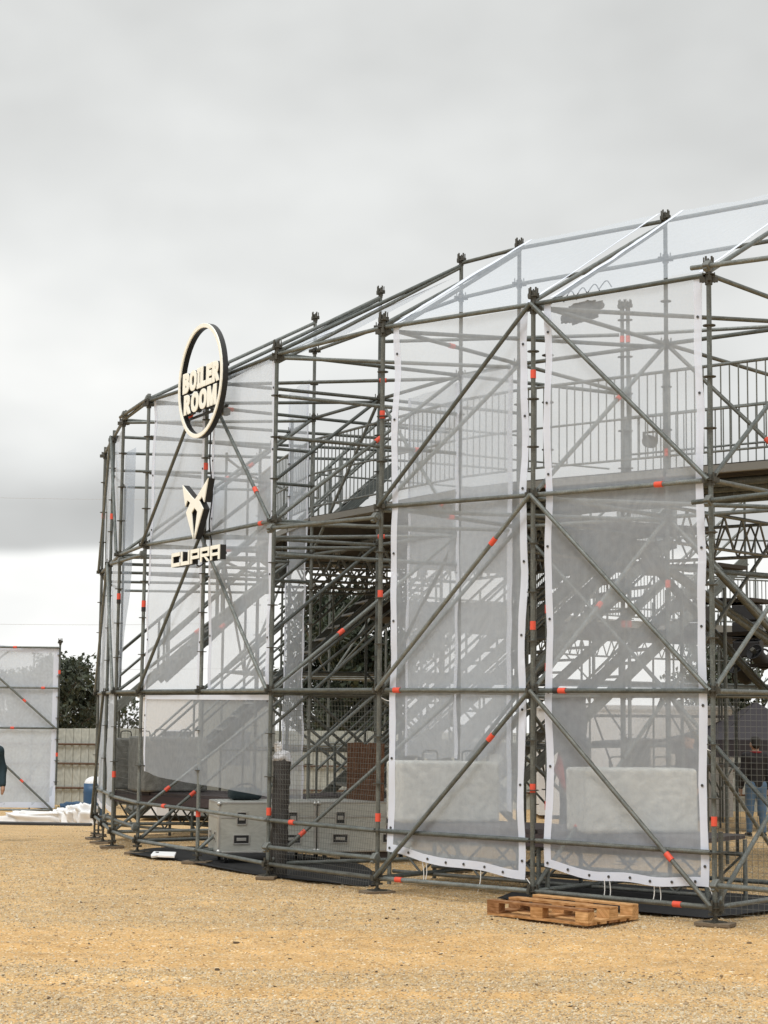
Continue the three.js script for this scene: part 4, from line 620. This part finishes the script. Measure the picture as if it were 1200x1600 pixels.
// ---------------------------------------------------------------- left gate scaffold with its scrim
{
  const Z = 42, g = thing('gate_scaffold', 'separate small scaffold frame carrying a white scrim at the far left', 'scaffold'); const X = (px) => (px - 600 + 3) / FOC * Z * 1.003; const post = [[-60, 42.6], [92, 42]]; const gy = groundY(-8, -42);
  const xr = at(90, 1140, Z).x, xl = xr - 2.57, xm = xr - 1.05, yb = at(90, 1266, Z).y, y1 = at(90, 1138, Z).y, y2 = at(90, 1075, Z).y, y3 = at(90, 1012, Z).y;
  for (const [x, z, h] of [[xr, -Z, y3 + 0.15], [xl, -Z, y3 + 0.1], [xm + 0.12, -Z - 1.6, y3 - 0.06]]) { const s = standard(g, x, z, h, { mat: M.galv, bands: x === xr ? [[2.75], [0.8]] : [] }); }
  for (const y of [yb, y1, y2, y3]) { const t = tube('ledger', V(xl, y, -Z + 0.03), V(xr, y, -Z + 0.03), R, M.galv, g); if (y !== yb) band(t, y === y2 ? 2.2 : 1.5); }
  for (const y of [yb, y1, y3]) tube('ledger', V(xr, y, -Z), V(xm + 0.12, y, -Z - 1.6), R, M.galv, g);
  const br = (a, b, f) => { const t = tube('brace', a, b, 0.026, M.galv, g); band(t, f * a.distanceTo(b)); };
  br(V(xr - 0.03, y1, -Z + 0.09), V(xr - 2.57, y3 + 0.25, -Z + 0.09), 0.30); br(V(xr - 0.03, yb, -Z + 0.09), V(xr - 2.57, y1 + 0.35, -Z + 0.09), 0.30);
  tube('brace', V(xr - 0.1, y1 - 0.3, -Z - 0.2), V(xm - 0.3, yb + 0.1, -Z - 1.5), 0.024, M.galv, g); tube('brace', V(xm - 0.15, y3, -Z - 0.4), V(xl, y2, -Z - 1), 0.024, M.galv, g);
  const mk = (lab, x0, x1, hems) => { const f = (u, v) => V(x0 + (x1 - x0) * u, y3 + 0.03 + (yb + 0.02 - y3) * v + 0.03 * Math.sin(u * 6) * (1 - v), -Z + 0.0 - 0.03); scrim(lab, f, V(0, 0, 1), { hems, hem: 0.13, mat: SC.dbl, eyes: false, res: 5 }); };
  mk('white mesh scrim on the small far left scaffold', xl, xr - 0.02, 'lrbt');
}
{ const p = at(-40, 1278, 40.2), q = at(144, 1279, 39.9); tag(part('ground_beam', rbox(p.distanceTo(q), 0.10, 0.14, 0.03), M.blackSat, scene), 'long dark beam lying on the ground below the far left scrim', 'beam'); const m = scene.children[scene.children.length - 1]; m.position.copy(lerp(p, q, 0.5)).setY(groundY(-8, -41) + 0.05); m.rotation.y = -Math.atan2(q.z - p.z, q.x - p.x); }
// sacks
[[103, 41.3, 0.62, 0.24, 'white sack at the left end of the row below the far left scrim'], [120, 41.0, 0.55, 0.30, 'white sack in the middle of the row beside the blue sack'], [138, 40.8, 0.5, 0.32, 'white sack at the right end of the row beside the blue drum'], [64, 41.3, 1.5, 0.20, 'long low white sack beneath the hem of the far left scrim']].forEach(([px, Z, w, h, lab], i) => { const p = atG(px, Z); const m = part('sack', crumple(w, h * 1.7, 0.45, 0.55, i * 5 + 1), M.white, scene); m.position.set(p.x, p.y + h * 0.5, p.z); tag(m, lab, 'sack'); });
{ const p = atG(116, 41.7); const m = part('sack', crumple(0.6, 0.36, 0.5, 0.3, 31), S({ color: rgb(0.03, 0.07, 0.13), roughness: 0.8 }), scene); m.position.set(p.x, p.y + 0.3, p.z); tag(m, 'dark blue sack lying behind the white sacks', 'sack'); }
{ const p = atG(148, 42.5); const t = thing('plastic_drum', 'blue plastic drum with a white domed lid by the fence', 'drum', null, p); part('barrel', new THREE.LatheGeometry([[0.001, 0], [0.23, 0], [0.25, 0.04], [0.25, 0.34], [0.262, 0.37], [0.25, 0.40], [0.25, 0.66], [0.262, 0.69], [0.25, 0.72], [0.25, 0.9], [0.001, 0.9]].map((q) => new THREE.Vector2(...q)), 24), S({ color: rgb(0.03, 0.085, 0.17), roughness: 0.5 }), t); part('lid', new THREE.SphereGeometry(0.235, 20, 10, 0, 6.2832, 0, 1.57).scale(1, 0.7, 1), M.white, t, V(0, 0.902, 0)); }
{ const g = []; for (let i = 0; i < 260; i++) { const px = rr(90, 128), p = atG(px, rr(44.5, 46)), h = rr(0.08, 0.34) * (1 - Math.abs(px - 104) / 60); const b = new THREE.ConeGeometry(0.012, h, 3); b.translate(0, h / 2, 0); b.rotateZ(rr(-0.5, 0.5)); b.rotateX(rr(-0.5, 0.5)); b.translate(p.x, p.y, p.z); g.push(b); } const m = part('weeds', mergeGeometries(g), S({ color: rgb(0.07, 0.105, 0.03), roughness: 0.9, side: THREE.DoubleSide }), scene); m.userData.kind = 'stuff'; tag(m, 'low green weeds at the foot of the cream fence', 'weeds'); }

// ---------------------------------------------------------------- fence, cabins, trees, cables behind
{
  const t = thing('sheet_metal_fence', 'long cream ribbed metal fence behind the arena with rusty rails', 'fence'); const Z = 48, gy = -0.7, h = 2.05, pw = 1.05;
  const prof = []; for (let k = 0; k <= 5; k++) { const x = k * pw / 5; prof.push([x, 0]); if (k < 5) prof.push([x + 0.13, 0], [x + 0.145, 0.022], [x + 0.195, 0.022]); }
  const pos = [], idx = []; prof.forEach(([x, z], i) => { pos.push(x * 0.998, 0, z, x * 0.998, h, z); if (i) { const a = i * 2; idx.push(a - 2, a, a - 1, a, a + 1, a - 1); } }); const g = new THREE.BufferGeometry(); g.setAttribute('position', new THREE.Float32BufferAttribute(pos, 3)); g.setAttribute('uv', new THREE.Float32BufferAttribute(pos.filter((_, i) => i % 3 < 2), 2)); g.setIndex(idx); const gg = g.toNonIndexed(); gg.computeVertexNormals();
  const fm = tex(256, 256, (u, v) => { const k = tn(u, v, 2, 5) * 16 + n3(u * 40, v * 3, 7) * 10 + tn(u, v, 18, 2) * 6; return [170 + k, 173 + k, 166 + k]; }); const vars = [0.95, 1.0, 0.9].map((c) => S({ map: fm, color: rgb(c, c, c), roughness: 0.6, side: THREE.DoubleSide }));
  for (let i = 0; i < 46; i++) { const m = part('metal_sheet', gg, vars[i % 3], t, V(-22 + i * pw, gy + 0.012 * Math.sin(i * 5.1), -Z)); }
  for (const y of [0.45, 1.1, 1.62]) tube('rail', V(-22, gy + y, -Z + 0.07), V(26, gy + y, -Z + 0.07), 0.032, M.rust, t, 6);
  for (let x = -20.6; x < 26; x += 2.9) tube('fence_post', V(x, gy, -Z + 0.15), V(x, gy + 1.75, -Z + 0.15), 0.035, M.rust, t, 6);
}
function cabin(label, x, z, w, h, d, c, roofC) {
  const gy = groundY(x, z), t = thing('site_cabin', label, 'cabin', null, V(x, gy, z)); const m = S({ color: rgb(...c), roughness: 0.6 });
  part('wall', box(w, h, d, 0, h / 2 + 0.1, 0), m, t); part('roof', rbox(w + 0.12, 0.12, d + 0.12, 0.02, 0, h + 0.165, 0), S({ color: rgb(...roofC), roughness: 0.6 }), t);
  for (let i = 0; i < Math.floor(w / 1.5); i++) part('window', rbox(0.7, 0.8, 0.05, 0.01, -w / 2 + 0.9 + i * 1.5, h * 0.62, d / 2 + 0.02), S({ color: rgb(0.08, 0.09, 0.1), roughness: 0.15 }), t);
  part('door', rbox(0.85, 1.95, 0.05, 0.01, w / 2 - 0.6, 1.08, d / 2 + 0.018), S({ color: rgb(c[0] * 0.8, c[1] * 0.8, c[2] * 0.8), roughness: 0.6 }), t);
}
cabin('white site cabin behind the low scrim at left', -5.15, -44, 1.5, 2.85, 2.0, [0.72, 0.72, 0.72], [0.6, 0.6, 0.6]);
cabin('grey site cabin behind the low scrim right of the white one', -3.55, -43.6, 1.7, 2.75, 2.2, [0.16, 0.17, 0.16], [0.2, 0.2, 0.2]);
cabin('white site cabin seen behind the right scrim', 6.3, -45, 4.8, 2.6, 2.4, [0.70, 0.70, 0.70], [0.6, 0.6, 0.6]);

const leafG = (() => { const g = new THREE.BufferGeometry(); g.setAttribute('position', new THREE.Float32BufferAttribute([0, 0, 0, 0.5, 0.42, 0.1, 0, 1, 0, -0.5, 0.42, 0.1], 3)); g.setAttribute('uv', new THREE.Float32BufferAttribute([0, 0, 1, 0, 1, 1, 0, 1], 2)); g.setIndex([0, 1, 2, 0, 2, 3]); g.computeVertexNormals(); return g; })();
const leafM = [rgb(0.034, 0.050, 0.024), rgb(0.048, 0.062, 0.034), rgb(0.060, 0.078, 0.045)].map((c) => new THREE.MeshPhysicalMaterial({ color: c, roughness: 0.8, side: THREE.DoubleSide, transmission: 0.25, thickness: 0 }));
const bark = S({ color: rgb(0.07, 0.055, 0.042), roughness: 0.95 });
function tree(label, px, Z, H, Wd, dark, n) {
  const p = at(px, 1200, Z); p.y = groundY(p.x, p.z) - 0.05; H += 0.03 * Math.max(0, Z - 52); const t = thing('tree', label, 'tree', null, p); const tr = [], tips = [];
  const trunkTop = H * 0.45, pts = [V(0, 0, 0), V(rr(-0.1, 0.1), trunkTop * 0.5, rr(-0.1, 0.1)), V(rr(-0.2, 0.2), trunkTop, rr(-0.2, 0.2)), V(rr(-0.2, 0.2), H * 0.92, 0)];
  const c = new THREE.CatmullRomCurve3(pts); const tg = new THREE.TubeGeometry(c, 14, 1, 8); { const a = tg.attributes.position; for (let i = 0; i < a.count; i++) { const row = Math.floor(i / 9), q = c.getPointAt(row / 14), r = H * 0.022 * (1 - 0.9 * row / 14); a.setXYZ(i, q.x + (a.getX(i) - q.x) * r, q.y + (a.getY(i) - q.y) * r, q.z + (a.getZ(i) - q.z) * r); } } tr.push(tg.toNonIndexed());
  for (let i = 0; i < 26; i++) { const f = 0.16 + 0.8 * (i / 26), s = c.getPointAt(f), an = i * 2.4 + rr(-0.3, 0.3), prof = Math.sin(Math.PI * Math.min(1, (f - 0.08) * 0.98)) ** 0.7, len = Wd / 2 * prof * rr(0.65, 1.08), e = s.clone().add(V(Math.cos(an) * len, len * rr(0.15, 0.6), Math.sin(an) * len)); tr.push(barGeo(s, e, H * 0.005, 5).toNonIndexed()); for (let k = 0; k < 6; k++) tips.push(lerp(s, e, 0.35 + 0.65 * k / 5).add(V(rr(-0.18, 0.18), rr(-0.1, 0.2), rr(-0.18, 0.18)))); }
  tips.push(V(0, H * 0.97, 0), V(0.1, H * 0.9, 0.1));
  for (const q of tr) { for (const k of Object.keys(q.attributes)) if (!['position', 'normal', 'uv'].includes(k)) q.deleteAttribute(k); }
  part('trunk', mergeGeometries(tr), bark, t);
  const im = new THREE.InstancedMesh(leafG, leafM[dark], n), q = new THREE.Quaternion(), e = new THREE.Euler(), m4 = new THREE.Matrix4();
  for (let i = 0; i < n; i++) { const b = tips[Math.floor(rnd() * tips.length)], r = H * 0.075 * Math.cbrt(rnd()), th = rnd() * 6.28, ph = Math.acos(rr(-1, 1)); e.set(rnd() * 6.28, rnd() * 6.28, rnd() * 6.28); q.setFromEuler(e); const s = rr(0.13, 0.26) * (H / 5) ** 0.5; m4.compose(V(b.x + r * Math.sin(ph) * Math.cos(th) * 1.3, b.y + r * Math.cos(ph), b.z + r * Math.sin(ph) * Math.sin(th) * 1.3), q, V(s * 0.6, s, s)); im.setMatrixAt(i, m4); }
  im.name = 'crown'; im.castShadow = im.receiveShadow = true; im.userData.kind = 'stuff'; t.add(im);
}
tree('dark olive green tree behind the fence right of the small far left scaffold', 84, 60, 4.5, 3.7, 1, 8000);
tree('grey green tree behind the fence seen through the far left scrim', 18, 66, 4.0, 3.6, 2, 6000);
tree('small tree top behind the fence beside the left end of the scaffold', 150, 74, 3.3, 3.4, 1, 6000);
tree('dark tree seen through the tall open bay', 545, 58, 6.8, 5.4, 0, 19000);
tree('green tree at right seen between the right posts', 1128, 64, 5.4, 3.4, 1, 8000);
for (const [ya, yb, r, Z, lab] of [[768, 775, 0.007, 90, 'upper thin overhead cable crossing the sky at left'], [968, 964, 0.007, 80, 'lower thin overhead cable crossing the sky at left'], [1032, 1037, 0.006, 70, 'lowest thin overhead cable passing the dark tree']]) { const a = at(-300, ya + 3, Z), b = at(700, yb, Z); tag(part('overhead_cable', curveTube([a, lerp(a, b, 0.5).add(V(0, -0.25, 0)), b], r, 40, 5), S({ color: rgb(0.45, 0.45, 0.45), roughness: 0.8 }), scene), lab, 'cable'); }

// ---------------------------------------------------------------- people
function field(bones, lo, hi, cell, k, infl = 0, keep = null) {
  const size = Math.max(hi.x - lo.x, hi.y - lo.y, hi.z - lo.z), res = Math.ceil(size / cell), mc = new MarchingCubes(res, bark, false, false, 120000); mc.isolation = 0;
  const c = lo.clone().add(hi).multiplyScalar(0.5), h = size / 2 * res / (res - 4) ;
  const ab = V(0, 0, 0), ap = V(0, 0, 0), p = V(0, 0, 0);
  for (let z = 0; z < res; z++) for (let y = 0; y < res; y++) for (let x = 0; x < res; x++) {
    p.set(c.x + (x - res / 2) / (res / 2) * h, c.y + (y - res / 2) / (res / 2) * h, c.z + (z - res / 2) / (res / 2) * h);
    let s = 0; for (const [a, b, ra, rb, sx = 1] of bones) { ab.copy(b).sub(a); ap.copy(p).sub(a); const t = Math.max(0, Math.min(1, ap.dot(ab) / Math.max(ab.lengthSq(), 1e-9))); ap.addScaledVector(ab, -t); ap.z *= sx; const d = ap.length() - (ra + (rb - ra) * t) - infl; s += Math.exp(-d / k); }
    let d = s > 1e-30 ? -k * Math.log(s) : 1; if (keep) d = Math.max(d, keep(p)); mc.field[z * res * res + y * res + x] = -d;
  }
  mc.update(); const n = mc.count ?? mc.geometry.drawRange.count; const g = new THREE.BufferGeometry(); const pa = new Float32Array(mc.positionArray.slice(0, n * 3)), na = new Float32Array(mc.normalArray.slice(0, n * 3));
  for (let i = 0; i < n; i++) { pa[i * 3] = c.x + pa[i * 3] * h; pa[i * 3 + 1] = c.y + pa[i * 3 + 1] * h; pa[i * 3 + 2] = c.z + pa[i * 3 + 2] * h; }
  g.setAttribute('position', new THREE.BufferAttribute(pa, 3)); g.setAttribute('normal', new THREE.BufferAttribute(na, 3)); return g;
}
const skin = S({ color: rgb(0.42, 0.24, 0.16), roughness: 0.6 }), shoe = S({ color: rgb(0.02, 0.02, 0.02), roughness: 0.7 });
function person(label, pos, rot, jc, tc, hc, { long = false, bend = 0, step = 0.1, stripe = null } = {}) {
  const t = thing('person', label, 'person', null, pos); t.rotation.y = rot;
  const hipL = V(0.095, 0.90, 0), hipR = V(-0.095, 0.90, 0), knL = V(0.11, 0.48, 0.03 + step * 0.4), knR = V(-0.11, 0.48, 0.02 - step * 0.2), anL = V(0.12, 0.085, step), anR = V(-0.12, 0.085, -step * 0.8);
  const sp = V(0, 1.15, 0), ch = V(0, 1.33, bend * 0.15), nk = V(0, 1.49, bend * 0.25), hd = V(0, 1.63, 0.02 + bend * 0.35), shL = V(0.185, 1.40, bend * 0.2), shR = V(-0.185, 1.40, bend * 0.2), elL = V(0.255, 1.12, 0.0 + bend * 0.5), elR = V(-0.255, 1.12, -0.02), wrL = V(0.235, 0.88, 0.12 + bend), wrR = V(-0.24, 0.87, 0.08);
  const legs = [[hipL, knL, 0.088, 0.058], [knL, anL, 0.056, 0.036], [hipR, knR, 0.088, 0.058], [knR, anR, 0.056, 0.036]], arms = [[shL, elL, 0.052, 0.042], [elL, wrL, 0.041, 0.028], [shR, elR, 0.052, 0.042], [elR, wrR, 0.041, 0.028]];
  const trunk = [[V(0, 0.93, 0), sp, 0.135, 0.125, 1.25], [sp, ch, 0.125, 0.145, 1.3], [shL, shR, 0.06, 0.06], [ch, nk, 0.10, 0.055]];
  const hands = []; for (const [w, s] of [[wrL, 1], [wrR, -1]]) { const pm = w.clone().add(V(0, -0.075, 0.015)); hands.push([w, pm, 0.026, 0.030]); for (let i = 0; i < 4; i++) { const b = pm.clone().add(V(0, -0.01, -0.027 + i * 0.018)); hands.push([b, b.clone().add(V(-s * 0.012, -0.055 - 0.01 * (i === 1 || i === 2), 0.008)), 0.009, 0.008]); } hands.push([w.clone().add(V(0, -0.03, 0.025)), w.clone().add(V(-s * 0.01, -0.085, 0.058)), 0.010, 0.008]); }
  const head = [[hd.clone().add(V(0, 0.035, -0.012)), hd.clone().add(V(0, -0.01, 0)), 0.088, 0.082], [hd, hd.clone().add(V(0, -0.075, 0.03)), 0.07, 0.045], [nk.clone().add(V(0, -0.02, 0)), hd.clone().add(V(0, -0.06, 0)), 0.054, 0.05], [hd.clone().add(V(0, -0.005, 0.085)), hd.clone().add(V(0, -0.035, 0.1)), 0.010, 0.014], [hd.clone().add(V(0.086, -0.01, 0)), hd.clone().add(V(0.088, -0.035, 0)), 0.014, 0.011], [hd.clone().add(V(-0.086, -0.01, 0)), hd.clone().add(V(-0.088, -0.035, 0)), 0.014, 0.011]];
  part('body', field([...legs, ...arms, ...trunk, ...hands, ...head], V(-0.4, 0.0, -0.3), V(0.4, 1.8, 0.4), 0.016, 0.012), skin, t);
  const eyeM = S({ color: rgb(0.03, 0.025, 0.02), roughness: 0.3 }); for (const s of [-1, 1]) part('eye', new THREE.SphereGeometry(0.009, 8, 6), eyeM, t, hd.clone().add(V(s * 0.032, 0.005, 0.078))); part('mouth', rbox(0.045, 0.008, 0.008, 0.003), S({ color: rgb(0.25, 0.08, 0.07), roughness: 0.6 }), t, hd.clone().add(V(0, -0.066, 0.078)));
  const hem = long ? 0.62 : 0.80; const jb = [...arms, ...trunk]; if (long) jb.push([V(0, 0.95, 0), V(0, 0.6, 0), 0.15, 0.17, 1.15]);
  part('jacket', field(jb, V(-0.42, hem - 0.1, -0.35), V(0.42, 1.6, 0.42), 0.016, 0.018, 0.024, (p) => Math.max(hem - p.y, p.y - 1.50)), S({ color: rgb(...jc), roughness: 0.85 }), t);
  part('trousers', field([...legs, [V(0, 0.88, 0), V(0, 0.96, 0), 0.125, 0.13, 1.2]], V(-0.3, 0.02, -0.3), V(0.3, 1.05, 0.35), 0.016, 0.018, 0.016, (p) => Math.max(0.075 - p.y, p.y - 0.98)), S({ color: rgb(...tc), roughness: 0.9 }), t);
  part('hair', field([[hd.clone().add(V(0, 0.055, -0.02)), hd.clone().add(V(0, -0.01, -0.05)), 0.088, 0.07]], V(-0.14, 1.5, -0.2), V(0.14, 1.8, 0.2), 0.01, 0.01, 0.008, (p) => (p.z - hd.z) * 0.9 - (p.y - hd.y) * 0.8 - 0.01), S({ color: rgb(...hc), roughness: 0.7 }), t);
  for (const a of [anL, anR]) part('shoe', field([[a.clone().add(V(0, -0.045, -0.04)), a.clone().add(V(0, -0.05, 0.13)), 0.038, 0.034]], V(a.x - 0.12, 0, a.z - 0.16), V(a.x + 0.12, 0.2, a.z + 0.24), 0.012, 0.008, 0, (p) => 0.006 - p.y), shoe, t);
  if (stripe) part('collar', new THREE.TorusGeometry(0.085, 0.022, 8, 20).rotateX(Math.PI / 2).translate(0, 1.49, bend * 0.2), S({ color: rgb(...stripe), roughness: 0.8 }), t);
}
person('person in black jacket and blue jeans with their back turned, by the right edge', atG(1181, 31.5), Math.PI + 0.2, [0.018, 0.016, 0.018], [0.10, 0.17, 0.27], [0.015, 0.012, 0.01], { stripe: [0.22, 0.02, 0.025], step: 0.04 });
person('person in grey clothes standing behind the right edge of the right scrim', atG(1078, 30), -0.8, [0.07, 0.065, 0.07], [0.05, 0.05, 0.055], [0.02, 0.015, 0.012], { step: 0.05 });
person('person in a red jacket bending beside the pale rounded concrete block', atG(889, 27.5), 0.9, [0.5, 0.045, 0.03], [0.06, 0.06, 0.07], [0.02, 0.015, 0.012], { bend: 0.12 });
person('person in a long dark teal coat cut by the left picture edge', atG(-21, 28.2), 0.5, [0.016, 0.036, 0.046], [0.01, 0.01, 0.012], [0.012, 0.01, 0.01], { long: true, step: 0.05 });

renderer.render(scene, camera);
